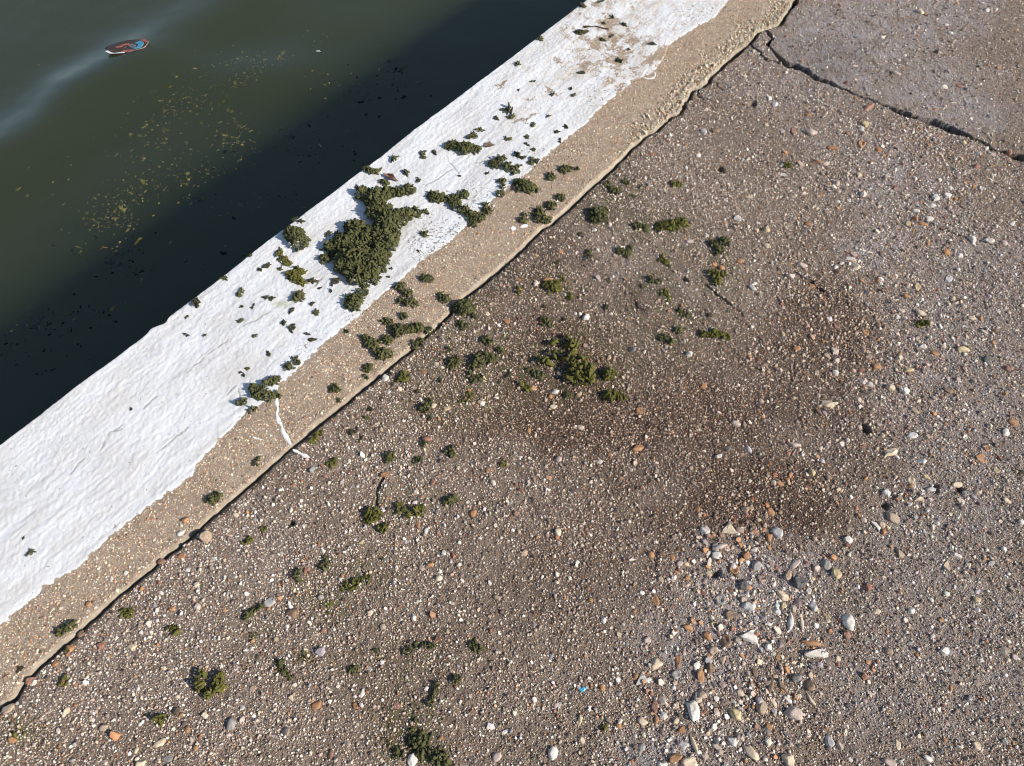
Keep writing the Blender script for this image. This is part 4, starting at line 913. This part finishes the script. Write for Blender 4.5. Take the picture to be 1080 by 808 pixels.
# ------------------------------------------------------------------ stones: x y w h rot colour shape ; rot counter-clockwise in degrees
# shapes: r round, v oval, a angular, t triangular, f flat, s sliver, u hollow ring, q block
STONES = """
691 632.5 13 8 -75 o v;760 632 12 11 0 g u;789 639 13 12 0 h a;771.5 648.5 16 9 -5 b u;820.5 644 11 9 0 h a;828 630 11 7 0 c v;827 638 8 7 0 y a;857 638 13 10 70 h a
731 654.5 8 7 0 o r;725.7 661.5 12 7 -35 o v;751.8 658 9 6 30 y a;745.3 670 12 10 -50 o a;764.7 675 13 12 0 b u;792.6 671.5 19 15 -30 w t;811 682 8 8 0 w r;846 656 17 4 85 c s
834 656 20 5 75 h s;872.8 651.4 10 6 85 y t;896 656 17 13 -70 w v;893 669 11 9 -40 r a;857 678 23 5 -8 o s;862.8 688.6 23 10 3 w t;692.3 699.8 15 12 20 c a;676.7 717 14 9 40 h t
714 711.6 11 9 0 g u;715.7 695 16 6 75 o v;739 713.8 20 8 80 o a;749 703.8 11 9 80 b r;762.5 695 12 10 30 t a;751 685.5 10 9 0 t a;739.8 732 12 11 30 t a;730.9 749.5 26 13 -80 w a
691 745 13 7 -85 r v;692 759 9 4 80 o s;678 761 12 8 -40 c v;719 769 11 8 10 o a;721 786 13 9 -30 h a;732 785 19 4 -75 c s;712 799.6 17 10 15 o a;729 806 26 12 5 c a
698 807 12 8 0 w a;676.7 788.5 10 7 20 g v;755.8 787 12 6 -35 p v;772.5 782 15 11 -30 h a;777 752.8 19 12 -40 y a;793.7 794 24 11 -60 c a;832.7 803 18 13 -20 c a;803.7 746 15 12 70 t v
838 752.8 19 13 -10 p v;812.6 721.6 16 7 75 b v;825 722.7 16 4 -60 b s;840.5 714.5 14 8 10 k v;797 710 11 6 -60 b v;831.6 738 11 6 -45 w a;854 721.6 12 12 0 b r;857 739 16 4 -55 c s
876 781.8 16 10 80 h a;887 786 9 6 -70 p v;892 772 8 5 80 c v;816 740.5 11 5 -60 c v;1030.5 786 11 8 -35 c v;980 799.6 10 6 -30 w v;948.5 785 13 5 85 c v;997 779.5 6 5 0 o r
920 730 13 5 -5 p f;938 686.4 10 8 -60 t v;962 644 8 6 0 w v;1030.5 632.5 7 6 0 y r;1003.8 725.4 7 4 80 o v;1000.4 687 11 10 0 g f;939 804 15 8 -10 p v;938 667 8 5 0 r f
993.8 653.6 7 6 0 o f;895.7 744 7 6 0 k a;1064 696 6 5 0 c a;897 801 7 4 -35 w v;924.7 644.7 9 5 0 c v;673.4 472.3 13 8 10 o v;758 481 8 4 0 w q;743.6 559 11 9 -70 h v
769.6 557.6 17 11 -15 c t;820 561.4 13 11 -60 h v;811.5 566 11 7 50 o v;814 540 12 7 -60 o v;735.8 537 10 5 80 o v;788 584.8 14 10 5 o a;755.8 584.8 11 9 0 h r;760 576 14 5 15 p s
774.8 599.7 12 10 30 o u;799 598 12 10 80 g a;784.8 617 13 9 70 k v;832 607 13 9 40 t v;842.7 613.8 18 14 20 k a;839.4 594.8 13 6 40 p v;882.8 604.9 16 10 70 y a;872.8 594.8 14 11 0 g a
861.7 599 8 7 80 p r;826 626 14 7 -25 c v;857 498 9 7 0 y r;823 510 10 5 -15 o v;838 468 13 5 -10 p s;789.7 473 10 4 -70 h s;686.7 584.8 8 7 80 o r;699 583.7 8 5 -5 b v
724.6 609 7 6 0 o a;852.8 513.5 6 6 0 r f;940 476 18 9 10 c a;972.6 486 10 7 0 w r;962.6 458.5 12 7 0 h v;978 460 8 7 20 t a;1041.7 472 8 7 -30 o u;1035.7 483 14 11 -20 o f
1050.6 495.7 8 6 -35 y v;978 502.4 10 6 -45 y a;962 505.7 9 8 0 c u;935.8 517.5 13 9 50 w a;971 525.3 11 8 10 c a;982.6 515.3 11 5 0 h v;1012 510 15 6 15 c a;1013.8 528 10 5 -15 c v
1062.8 527.5 10 6 -45 c v;944.3 545.8 16 10 -40 t v;925.8 554 15 8 -55 w t;931 552.5 8 7 0 t r;951.4 583.7 11 9 -60 t t;1010.5 585.5 9 5 -30 w v;998.7 596.6 12 7 65 c t;1021.6 596 10 7 -20 c a
1059.5 579 7 5 -60 w a;1076.7 550 7 6 0 w r;853 623 7 6 0 h u;873.4 425 14 8 -5 c v;906.8 421 8 7 30 c a;954.8 411 11 9 0 w a;939.6 408 10 8 0 c r;958.8 389 11 6 0 y v
925.3 385.4 10 7 -15 o v;1001.6 411.5 12 6 -5 b v;986 371.4 11 6 -10 o a;1017 368 14 5 -5 y s;1017 388 7 5 -60 r a;1063.5 388 10 6 -20 r v;1043 378.5 12 8 -20 k v;1069.5 446 12 8 -25 o a
914 349 9 7 10 o u;883.5 342.4 9 6 -60 r u;880.6 369.6 9 8 -30 p a;883.5 379.6 8 6 20 p a;927 341 7 6 0 b v;875 335 9 6 0 h a;928 292.7 9 6 40 o a;957.4 311 10 6 5 o a
969 301.6 11 6 80 y u;1002 292.3 10 8 0 h f;1006 313 6 5 -30 c r;971.5 328 12 5 -40 c s;1026 334 9 6 -20 c v;1035 334.6 6 5 0 o r;1039.4 349 11 6 -30 p a;847 278 11 6 -5 p v
883.5 284.5 7 6 -30 b r;909 294 7 5 0 o a;856.7 300 6 5 0 o r;897 272 12 5 -25 w f;903.5 280 9 6 0 c v;949 377 10 7 10 c a;973.7 364.7 9 6 0 h a;917 374.7 7 5 -50 t v
964.8 431.6 10 6 -40 t v;912.4 401.5 9 5 35 p v;864.5 433.8 12 4 -60 b s;674.6 433 11 10 0 o f;741.4 407 8 6 0 o v;841 367 9 6 20 o v;727 373.6 8 5 5 w q;754 278.5 8 6 -20 o v
761 281.6 8 6 -30 o v;780.4 274.5 10 6 10 o a;776 446 10 6 -20 p v;666.8 368 8 6 0 k v;834 289.6 9 7 -20 p v;793.8 303.4 9 5 -40 h a;405.6 397.5 9 7 10 w a;534.8 338 8 7 0 o f
618.4 334.2 9 7 60 w r;612 329.7 4 4 0 w r;607 330 4 3 0 w r;446.8 391.5 7 6 20 o f;457 427.8 8 6 30 c v;471 430.4 9 5 10 y v;585.6 412 10 5 10 w v;562.7 408.6 8 5 15 o v
584 428 8 5 10 c v;508.7 424.9 6 5 80 w r;523 418.9 6 3 0 w v;580.5 417.5 5 5 0 o r;460 383 6 5 0 c v;577.8 294 11 4 10 o s;557.3 453 6 5 -20 o r;613 450 9 5 0 c v
589 483 8 6 -40 p v;633.3 486.4 7 6 20 w a;499 540.7 9 7 0 o r;515.7 496 7 6 0 o f;588.7 560.3 9 7 70 c r;544 541.4 7 6 80 b r;609 592.6 5 5 0 w r;549 480.6 5 3 0 w v
717.3 593.8 9 5 20 p v;407 500 12 6 5 o u;438 518 9 7 -40 p a;455.7 508 9 5 80 r v;454 595.3 9 7 10 o a;440.6 552.5 10 4 -75 o v;449.5 559 10 4 75 h s;380.8 571.5 6 5 30 y a
450.6 462.7 11 5 10 r s;247.8 542.5 8 5 -20 c v;296.8 516 6 4 0 w a;337 519 8 6 0 k f;369 498 6 5 0 r f;368 485.7 4 4 0 w r;463 609 8 7 30 c r;468.4 582.6 8 6 -40 w a
215.7 566 14 12 -20 t q;190 586.6 10 6 0 o v;168.7 591.5 10 5 10 r v;190.5 562 10 5 35 w v;195 548 8 7 -40 o r;207 616 6 6 0 c r;197 600.4 7 5 0 w a;117 610.5 7 4 -70 w a
131.5 604 5 5 0 w r;138 681.5 10 9 0 c a;104.7 680.4 10 10 0 r a;72.4 683.7 9 8 20 o a;84.7 668 11 7 30 b a;56.8 699.3 7 6 0 o r;30 718.3 11 9 -40 r a;7.8 747 17 9 40 t a
69 750.6 11 7 50 c v;12.3 780.2 10 6 -15 o v;109 767.3 11 7 25 t v;168 783.3 14 7 25 c v;148 805 12 8 20 c a;215 754 9 7 0 c v;171.6 704.4 7 5 10 c a;197 769.5 7 6 -60 o v
180 641.4 8 7 60 o a;207 639.6 8 7 0 p r;92.5 637 7 6 60 o a;145 726 6 4 80 w v;78 720.5 10 6 -20 r a;206 788.4 6 5 80 o v;165 654 5 4 0 w v;176 799.6 14 9 20 g f
284.6 633.6 16 11 5 h a;307.5 647 15 10 20 b v;333 744 12 8 15 o v;435 800.7 16 9 75 w v;340.7 664 6 6 0 r a;389.8 646 7 7 -30 c r;436.5 651.4 7 6 0 w r;381.5 730.5 9 5 75 w v
306.9 736 8 5 -50 c t;373.7 744 9 7 -40 o a;418.3 744 9 7 0 r f;461.7 672.6 8 6 -60 r t;348 796 11 5 80 r v;265.6 726 8 6 0 t f;402.7 698 7 6 -40 h a;254.5 759 9 5 85 p v
302 660 5 4 0 w r;243 763.5 12 9 80 g v;637 653.6 7 5 -70 w v;683 675 8 7 0 p r;589 743 9 6 10 w t;583.6 794 15 9 80 w v;523.5 797.4 12 9 60 p v;532.8 771.7 9 4 25 w v
613.7 780 8 5 -60 c v;611.5 759.5 13 4 80 y s;566.5 748 6 6 0 p a;651.6 716 7 5 80 w r;524.5 630 9 6 -30 t v;909 150.6 9 8 0 o u;913.5 130.8 8 7 -20 y a;915.8 113.4 16 4 30 r s
878 154.6 13 6 -5 o a;855.6 138 13 6 -20 p s;894 139.5 6 5 0 o r;979.7 152 6 6 0 o f;944.7 197 7 6 0 r a;967 222 8 5 -15 w v;980.4 230 11 6 0 w a;958 235.3 7 6 0 y v
972.6 235.3 12 4 -20 o s;912.4 225.5 8 6 -30 b a;1027 251.6 8 6 80 w r;1044 252.7 11 7 -10 w v;1060.6 255.4 9 7 -20 p a;1003.8 199.2 7 4 80 w u;1035 198 7 4 80 w u;1069 234.4 10 4 45 w v
982.6 216.6 10 5 0 h v;1030.5 175.8 8 7 0 r a;1000 206 8 6 0 w a;859 242.6 8 5 15 b v;853.4 235.3 8 4 -20 o s;866.7 204.8 7 5 -20 o f;873.4 222.6 8 5 -20 t v;1003.8 255 9 6 30 b a
1065 160 6 6 0 r r;1017 149.7 6 5 20 y r;1047 162.4 9 4 -10 p v;1014 268 8 5 0 w v;756.4 135 11 7 0 b v;743 137.4 7 6 0 h r;778 228.8 10 8 -50 w a;799.4 234.8 6 4 -30 w a
809.4 240.8 7 7 0 y r;808.3 257.8 8 5 -30 c v;837.3 136.8 10 5 85 r f;854 120 6 4 0 o v;724.7 175 5 4 30 w a;818.3 107.8 7 5 0 w r;728 254.2 9 4 0 p v;826 183.6 7 5 0 h f
790.5 206 9 6 -10 c f;666.8 216.3 6 4 0 p v;643.4 236 6 5 0 p v;931 38 10 4 10 w t;995.7 90.7 10 5 -20 w a;1012 89.4 9 6 -10 r f;1054 69.5 7 4 25 o v;971 10.4 11 8 -20 c a
903 68.7 7 4 0 c f;944 77.8 10 4 -30 p s;1003.5 33.7 6 4 -25 w v;1041 10 6 4 -20 w v;977.6 13 6 4 0 o a;553 238.5 9 4 15 w f;541.5 241 6 5 10 w f
"""
def stone_mesh(w, h, shape, seed, z_th):
    r = np.random.default_rng(seed)
    V, F = I3 if max(w, h) > 0.012 else I2
    V = V.copy()
    def clip(V, n, d):
        n = n/np.linalg.norm(n); e = V@n - d; return V - np.clip(e, 0, None)[:, None]*n
    th = {'r': .46, 'v': .40, 'a': .42, 't': .36, 'f': .20, 's': .5, 'u': .34, 'q': .8}[shape]
    if shape in 'rvu':
        for _ in range(6):
            a = r.uniform(0, 2*np.pi); n = np.array([math.cos(a), math.sin(a), r.uniform(-.3, .9)]); V = clip(V, n, r.uniform(.68, .95))
        V = clip(V, np.array([r.normal(0, .25), r.normal(0, .25), 1]), r.uniform(.55, .85))
    if shape in 'aq':
        for _ in range(7 if shape == 'a' else 4):
            a = r.uniform(0, 2*np.pi); n = np.array([math.cos(a), math.sin(a), r.uniform(-.2, .8)]); V = clip(V, n, r.uniform(.55, .82))
        V = clip(V, np.array([r.normal(0, .2), r.normal(0, .2), 1]), .6)
    elif shape == 't':
        a0 = r.uniform(0, 6.28)
        for k in range(3):
            a = a0+k*2.094+r.normal(0, .15); V = clip(V, np.array([math.cos(a), math.sin(a), .15]), r.uniform(.42, .52))
        V = clip(V, np.array([r.normal(0, .15), r.normal(0, .15), 1]), .5); V[:, :2] *= 1.35
    elif shape in 'f':
        for _ in range(6):
            a = r.uniform(0, 6.28); V = clip(V, np.array([math.cos(a), math.sin(a), .1]), r.uniform(.65, .9))
        V = clip(V, np.array([0, 0, 1.]), .5)
    elif shape == 's':
        bend = r.uniform(-.9, .9); V[:, 1] += bend*(V[:, 0]**2-.4)*.8
        V[:, 1] *= (1.1-.35*np.abs(V[:, 0]))
    elif shape == 'u':
        rr = np.hypot(V[:, 0], V[:, 1]); m = V[:, 2] > 0
        V[m, 2] = V[m, 2]*1.0 - 0.45*smooth(.74, .35, rr[m])
    # gentle irregularity
    D = I3[0] if len(V) == len(I3[0]) else I2[0]
    k = r.normal(0, 1, (3, 3)); ph = r.uniform(0, 6.28, 3)
    w_ = sum(np.sin(2.4*(D@k[i])+ph[i]) for i in range(3))
    k2 = r.normal(0, 2.6, (4, 3)); w2 = sum(np.sin(D@k2[i]*1.6+i) for i in range(4))
    V = V*(1+.06*w_[:, None]+.028*w2[:, None]) + 0.022*r.normal(0, 1, V.shape)
    V[:, 0] *= w/2; V[:, 1] *= h/2; V[:, 2] *= min(w, h)*th*z_th
    return V, F

LANDM = [('largest white-coping moss heap', 380, 255), ('dark moss heap on paving', 605, 385), ('white paint drip', 300, 455), ('corner of the two joints', 790, 45),
 ('slab joint, mid length', 960, 122), ('slab joint at frame edge', 1060, 160), ('bushy tuft at the joint', 489, 322), ('two lobed moss tuft', 220, 720), ('ragged bottom moss patch', 445, 785), ('cracked long white stone', 731, 750),
 ('big white triangular stone', 792.6, 671.5), ('dark slate stone', 842.7, 614), ('white oval stone', 896, 656), ('cream oval on dark grit', 873, 425),
 ('rimmed orange disc', 909, 150.6), ('orange topped moss tuft', 757, 285), ('flat brown oval stone', 307.5, 647), ('pale grey flat stone', 284.6, 633.6),
 ('bright orange pebble', 499, 540.7), ('flat orange slab chip', 1035.7, 483), ('blue plastic speck', 614.8, 727), ('bright green moss patch', 973, 340),
 ('cream triangle stone', 769.6, 557.6), ('long green moss tuft', 709, 236), ('broad mid-paving moss tuft', 394, 543), ('orange oval in grey grit', 333, 744),
 ('bottom right cream stone', 1030.5, 786), ('white stone above bottom edge', 435, 800.7), ('white shard', 925.8, 554), ('white stone at the joint', 405.6, 397.5), ('pink block by the joint', 215.7, 566),
 ('moss band on dark paving', 755, 352), ('solitary far moss tuft', 831.7, 173.5)]
used = {}
def where(px, py):
    L = [(math.hypot(px-a, py-b), n, a, b) for n, a, b in LANDM if math.hypot(px-a, py-b) > 6]
    L.sort(); d, n, a, b = L[0]
    opts = []
    for d2, n2, a2, b2 in L[1:14]:
        cs = ((a-px)*(a2-px)+(b-py)*(b2-py))/(d*d2)
        if cs < -0.35: opts.append('between the %s and the %s' % (n, n2))
    dx, dy = px-a, py-b
    side = ('above' if dy < 0 else 'below') if abs(dy) > abs(dx) else ('right of' if dx > 0 else 'left of')
    if d < 26: opts.insert(0, 'close beside the %s' % n)
    opts.append('just %s the %s' % (side, n) if d < 60 else 'well %s the %s' % (side, n))
    a2, b2, n2 = L[1][2], L[1][3], L[1][1]; dx, dy = px-a2, py-b2
    side = ('above' if dy < 0 else 'below') if abs(dy) > abs(dx) else ('right of' if dx > 0 else 'left of')
    opts.append('%s the %s' % (side, n2))
    opts.append('%s the %s, nearer the %s' % (side, n2, n))
    opts.append('near the %s, %s' % (n, 'lower of two' if dy > 0 else 'upper of two'))
    return opts
SH = {'r': 'rounded', 'v': 'oval', 'a': 'angular', 't': 'triangular', 'f': 'flat', 's': 'sliver-like', 'u': 'hollow', 'q': 'blocky'}
SELF = {(731,750): 'long white stone split by a dark crack, in the pebbly patch', (793,672): 'big white triangular stone in the pebbly patch', (843,614): 'dark slate stone, largest dark one in the pebbly patch',
 (896,656): 'smooth white oval stone touching a small red one', (873,425): 'smooth cream oval stone lying on dark grit', (909,151): 'orange disc stone with a pale rim near the slab joint',
 (308,647): 'flat brown oval stone on the near paving', (285,634): 'pale grey flat stone beside a curved moss strand', (499,541): 'bright orange rounded pebble alone on grey paving',
 (1036,483): 'flat tan orange chip set flush in the paving', (770,558): 'cream triangular stone on the dark damp paving', (333,744): 'orange cream oval stone alone in grey grit',
 (1030,786): 'cream oval stone, the lowest large one at bottom right', (435,801): 'bright white oval stone beside the ragged bottom moss patch', (926,554): 'white pointed shard beside a tan oval stone',
 (406,398): 'white stone lying at the joint beside a round moss tuft', (216,566): 'pinkish block of stone standing by the joint with a dark shadow', (553,238): 'larger white paint flake on the bare strip', (542,241): 'smaller white paint flake on the bare strip'}
ns = 0
for tok in STONES.replace('\n', ';').split(';'):
    f = tok.split()
    if len(f) != 7: continue
    px, py, w, h, rot = map(float, f[:5]); cl, shp = f[5], f[6]
    ns += 1
    sc = mpp(px, py); ww, hh = w*sc*1.02, h*sc*1.12
    zt = 1.0
    V, F = stone_mesh(ww, hh, shp, 1000+ns, zt)
    th = V[:, 2].max()
    c = at(px, py, th*0.35); gz = float(ground_at(c[None, :])[0])
    tilt = np.random.default_rng(ns).normal(0, .10, 2)
    V[:, 2] += V[:, 0]*tilt[0] + V[:, 1]*tilt[1]
    flake = shp == 'f' and cl == 'w' and px < 560
    nm = 'paint_flake' if flake else 'stone'
    me = mesh_np(nm, V, None, F)
    ob = link(nm, me, M_paint if flake else STONE[cl][1])
    lift = {'q': .5, 's': .22, 'f': .15}.get(shp, .09)
    ob.location = (c[0], c[1], gz + th*lift); ob.rotation_euler = (0, 0, R(rot))
    key = (int(round(px)), int(round(py)))
    grp = 'stones set in the paving'
    lab = SELF.get(key)
    if lab is None:
        ar = w*h
        size = 'tiny' if ar < 32 else 'small' if ar < 62 else 'mid-sized' if ar < 115 else 'large'
        for k_ in range(40):
            o_ = where(px, py)
            base = '%s %s %s stone' % (size, STONE[cl][0], SH[shp])
            if k_ < len(o_): lab = base + ' ' + o_[k_]
            else: lab = '%s %s, %s' % (base, o_[-3], ['the more tilted', 'the duller one', 'its paler twin', 'the odd one'][k_ % 4])
            if lab not in used and len(lab.replace(',', ' ').split()) <= 16: break
    used[lab] = 1
    tag(ob, lab, 'paint flake' if flake else 'stone', grp)

# dark split in the long white stone
def ribbon(name, pts, wid, hgt, mat, z=0.0, taper=None, wob=0.0, ground=True):
    """low rounded ridge following pixel points on the ground"""
    W = A2(pts, z) if not isinstance(pts, np.ndarray) else pts
    L = np.concatenate([[0], np.cumsum(np.linalg.norm(np.diff(W, axis=0), axis=1))]); n = max(8, int(L[-1]/0.003))
    s = np.linspace(0, L[-1], n); C = np.stack([np.interp(s, L, W[:, 0]), np.interp(s, L, W[:, 1])], 1)
    T = np.gradient(C, axis=0); T /= np.linalg.norm(T, axis=1)[:, None]+1e-9; N = np.stack([-T[:, 1], T[:, 0]], 1)
    C = C + N*(wob*vnoise(s*60, s*0, 5))[:, None]
    gz = ground_at(C) if ground else np.zeros(n)
    wv = wid*(1+1.1*fbm(s, s*0, 60, 3, 9)); 
    e = np.minimum(s, L[-1]-s); wv = wv*np.clip(e/wid, .25, 1)
    prof = [(-1, -.25), (-.8, .45), (-.35, .95), (.25, 1.0), (.75, .5), (1, -.25)]
    V = []
    for a, b in prof: V.append(np.column_stack([C + N*(wv*a*(1+.15*vnoise(s*150, s*0+a*7, 13)))[:, None], gz + hgt*b*(1+.5*vnoise(s*120, s*0+a, 15))]))
    k = len(prof); V = np.stack(V, 1).reshape(-1, 3)
    idx = np.arange(n*k).reshape(n, k)
    q = np.stack([idx[:-1, :-1], idx[:-1, 1:], idx[1:, 1:], idx[1:, :-1]], -1).reshape(-1, 4)[:, ::-1]
    return mesh_np(name, V, q)
def place_ribbon(name, label, cat, pts, wid, hgt, mat, **kw):
    ob = link(name, ribbon(name, pts, wid, hgt, mat, **kw), mat); tag(ob, label, cat); return ob

drip = place_ribbon('paint_drip', 'thin curved white paint drip running across the bare strip to the joint', 'paint drip',
                    [(291,412),(291,424),(292.5,436),(296,449),(301,461),(306,470)], 0.0046, 0.0013, M_paint, wob=.006)
place_ribbon('paint_drip', 'short white paint drip continuing on the paving past the joint', 'paint drip', [(309,474),(315,478),(321,481.5),(325,483)], 0.0050, 0.0022, M_paint, wob=.006)
place_ribbon('paint_drip', 'tiny white paint streak alone on the bare strip beside the drip', 'paint drip', [(267,461),(271,463),(277,464)], 0.0028, 0.0014, M_paint, wob=.002)
ring_pts = [(678+6.5*math.cos(a)*1.0, 79+4.2*math.sin(a)) for a in np.linspace(-2.6, 3.0, 18)]
ring_pts = [(684.5+6.5*math.cos(a), 78+4.3*math.sin(a)) for a in np.linspace(-0.6, 4.6, 20)]
place_ribbon('paint_drip', 'white paint squiggle curled like a ring at the worn paint edge', 'paint drip', ring_pts, 0.0030, 0.0012, M_paint, wob=.005)
M_crack = mat_plain('crack_dark', (0.05, 0.04, 0.03), 0.9, .1)

# scraps: a reddish leaf, a dark leaf, a twig
M_leaf = mat_plain('reddish_leaf', (0.24, 0.125, 0.08), 0.75, .2, .6, .6)
M_leafd = mat_plain('dark_green_leaf', (0.035, 0.045, 0.02), 0.6, .3)
M_twig = mat_plain('twig', (0.07, 0.05, 0.035), 0.8, .2)
def leaf(label, px, py, w, h, rot, mat, curl=.25, nm='leaf'):
    sc = mpp(px, py); a, b = w*sc/2, h*sc/2*1.15
    n, m = 14, 6; V = []
    for i in range(n+1):
        x = -1+2*i/n; prof = (1-abs(x)**1.7)**.8*(.75+.25*math.cos(2.2*x))+.03
        for j in range(m+1):
            y = (-1+2*j/m)*prof*(1+.12*math.sin(9*x+j))
            V.append((x*a, y*b, curl*b*(y*y*1.6 + .6*x*x + .25*math.sin(5*x+2*y)) + .0015))
    V = np.array(V); k = len(V); V2 = V.copy(); V2[:, 2] -= .0006
    idx = np.arange(k).reshape(n+1, m+1); q = np.stack([idx[:-1, :-1], idx[1:, :-1], idx[1:, 1:], idx[:-1, 1:]], -1).reshape(-1, 4)
    me = mesh_np(nm, np.concatenate([V, V2]), np.concatenate([q, q[:, ::-1]+k]))
    ob = link(nm, me, mat); c = at(px, py); ob.location = (c[0], c[1], float(ground_at(c[None, :])[0])+.001); ob.rotation_euler = (0, 0, R(rot)); tag(ob, label, 'leaf'); return ob
leaf('reddish brown leaf scrap near the water edge of the white coping', 412, 188, 21, 4.6, -33, M_leaf, .8)
leaf('small brown leaf scrap at the end of the oblong moss clump', 516, 155, 12, 6, 8, mat_plain('brown_leaf', (0.15, 0.10, 0.07), .8, .2), .4)
leaf('dark narrow leaf lying on the worn paint at the far end', 687.5, 48, 10, 3.6, -12, M_leafd, .3)
place_ribbon('twig', 'thin dark twig lying on the worn far end of the white coping', 'twig', [(620,29),(629,29),(636,31),(642,31.5)], 0.0026, 0.0036, M_twig, wob=.003)

# blue plastic speck
V, F = stone_mesh(.0135, .011, 'a', 77, .5)
ob = link('plastic_chip', mesh_np('plastic_chip', V, None, F), mat_plain('blue_plastic', (0.06, 0.33, 0.52), .35, .5, .2)); c = at(614.8, 727); ob.location = (c[0], c[1], float(ground_at(c[None, :])[0])+.003)
tag(ob, 'tiny bright blue plastic speck among the grit', 'plastic chip')

# ------------------------------------------------------------------ floating litter
def litter():
    z = WATER_Z
    for _ in range(4): c = at(134, 49.5, z+.006); z = water_z(c)
    sc = mpp(134, 49, WATER_Z)
    root = bpy.data.objects.new('floating_litter', None); col.objects.link(root)
    root.location = (c[0], c[1], z+.006); root.rotation_euler = (0, 0, R(17)); root.empty_display_size = .02
    A, B = 22.0*sc, 10.2*sc
    tag(root, 'oval scrap of packaging with red and blue print floating in the dark water', 'litter')
    mb = mat_plain('wet_brown_card', (0.045, 0.028, 0.02), .35, .5, .4)
    mr = mat_plain('red_print', (0.24, 0.075, 0.055), .4, .5, .35); ml = mat_plain('blue_print', (0.05, 0.20, 0.30), .4, .5, .3)
    mw = mat_plain('white_rim', (0.55, 0.55, 0.53), .4, .5, .1)
    def patch(name, a0, a1, r0, r1, zz, mat, n=28, m=5, th=.0016):
        V = []
        for i in range(n+1):
            a = a0+(a1-a0)*i/n
            for j in range(m+1):
                r = r0+(r1-r0)*j/m
                V.append((A*r*math.cos(a)*(1+.03*math.sin(3*a)), B*r*math.sin(a)*(1+.05*math.cos(2*a)), zz + .0025*r**3 + .0012*math.sin(7*a+3*r)))
        V = np.array(V); k = len(V); V2 = V.copy(); V2[:, 2] -= th
        idx = np.arange(k).reshape(n+1, m+1); q = np.stack([idx[:-1, :-1], idx[1:, :-1], idx[1:, 1:], idx[:-1, 1:]], -1).reshape(-1, 4)[:, ::-1]
        rim = np.concatenate([idx[:, 0], idx[-1, 1:], idx[::-1, -1][1:], idx[0, ::-1][1:-1]]); rn = np.roll(rim, -1)
        sd = np.stack([rim, rn, rn+k, rim+k], -1)
        return link(name, mesh_np(name, np.concatenate([V, V2]), np.concatenate([q, q[:, ::-1]+k, sd])), mat, root)
    patch('body', 0, 2*math.pi, 0.02, 1.0, 0, mb, 48, 7, .006)
    patch('red_print', 1.3, 2.9, .30, .55, .0012, mr)
    patch('red_print', -1.9, -1.2, .55, .85, .0012, mr)
    patch('blue_print', -1.1, .75, .48, .78, .0013, ml)
    patch('dark_print', -1.0, 1.0, .1, .4, .0012, mat_plain('grey_print', (0.09, 0.09, 0.1), .4, .5, .3))
    patch('white_rim', -3.0, -1.7, .88, 1.02, .0016, mw)
    patch('pale_rim', -1.55, 0.2, .94, 1.01, .0013, mat_plain('pale_brown_rim', (0.20, 0.15, 0.12), .4, .5, .4))
    patch('red_print', .15, .75, .82, .98, .0014, mr)
litter()
# pale scrap drifting farther out
leaf('tiny pale scrap drifting on the water away from the coloured litter', 336, 55, 8, 3.5, -15, mat_plain('pale_scrap', (0.32, 0.33, 0.30), .6, .3), .2, 'floating_scrap')
ob = bpy.data.objects[[o.name for o in col.objects][-1]]
c = at(336, 55, WATER_Z); ob.location = (c[0], c[1], water_z(c)+.001); ob['category'] = 'litter'

# ------------------------------------------------------------------ light
SUN_EL, SUN_AZ = R(32), R(110)      # azimuth clockwise from +Y
w = bpy.data.worlds.new('World'); scene.world = w; w.use_nodes = True
nt = w.node_tree; bg = nt.nodes['Background']; sky = nt.nodes.new('ShaderNodeTexSky'); sky.sky_type = 'NISHITA'
sky.sun_disc = False; sky.sun_elevation = SUN_EL; sky.sun_rotation = SUN_AZ; sky.air_density = 1.0; sky.dust_density = .6; sky.ozone_density = 1.0
nt.links.new(sky.outputs[0], bg.inputs[0]); bg.inputs[1].default_value = 0.095
sd = bpy.data.lights.new('sun', 'SUN'); sd.energy = 4.5; sd.angle = R(.53); sd.color = (1, .945, .87)
so = bpy.data.objects.new('sun', sd); col.objects.link(so)
from mathutils import Vector
dirv = Vector((math.sin(SUN_AZ)*math.cos(SUN_EL), math.cos(SUN_AZ)*math.cos(SUN_EL), math.sin(SUN_EL)))
so.rotation_euler = dirv.to_track_quat('Z', 'Y').to_euler(); so.location = dirv*5
scene.view_settings.view_transform = 'Standard'; scene.view_settings.look = 'None'; scene.view_settings.gamma = 1; scene.view_settings.use_curve_mapping = False
scene.view_settings.exposure = 0.56
scene.cycles.filter_width = 1.05; scene.cycles.max_bounces = 6; scene.cycles.volume_bounces = 2
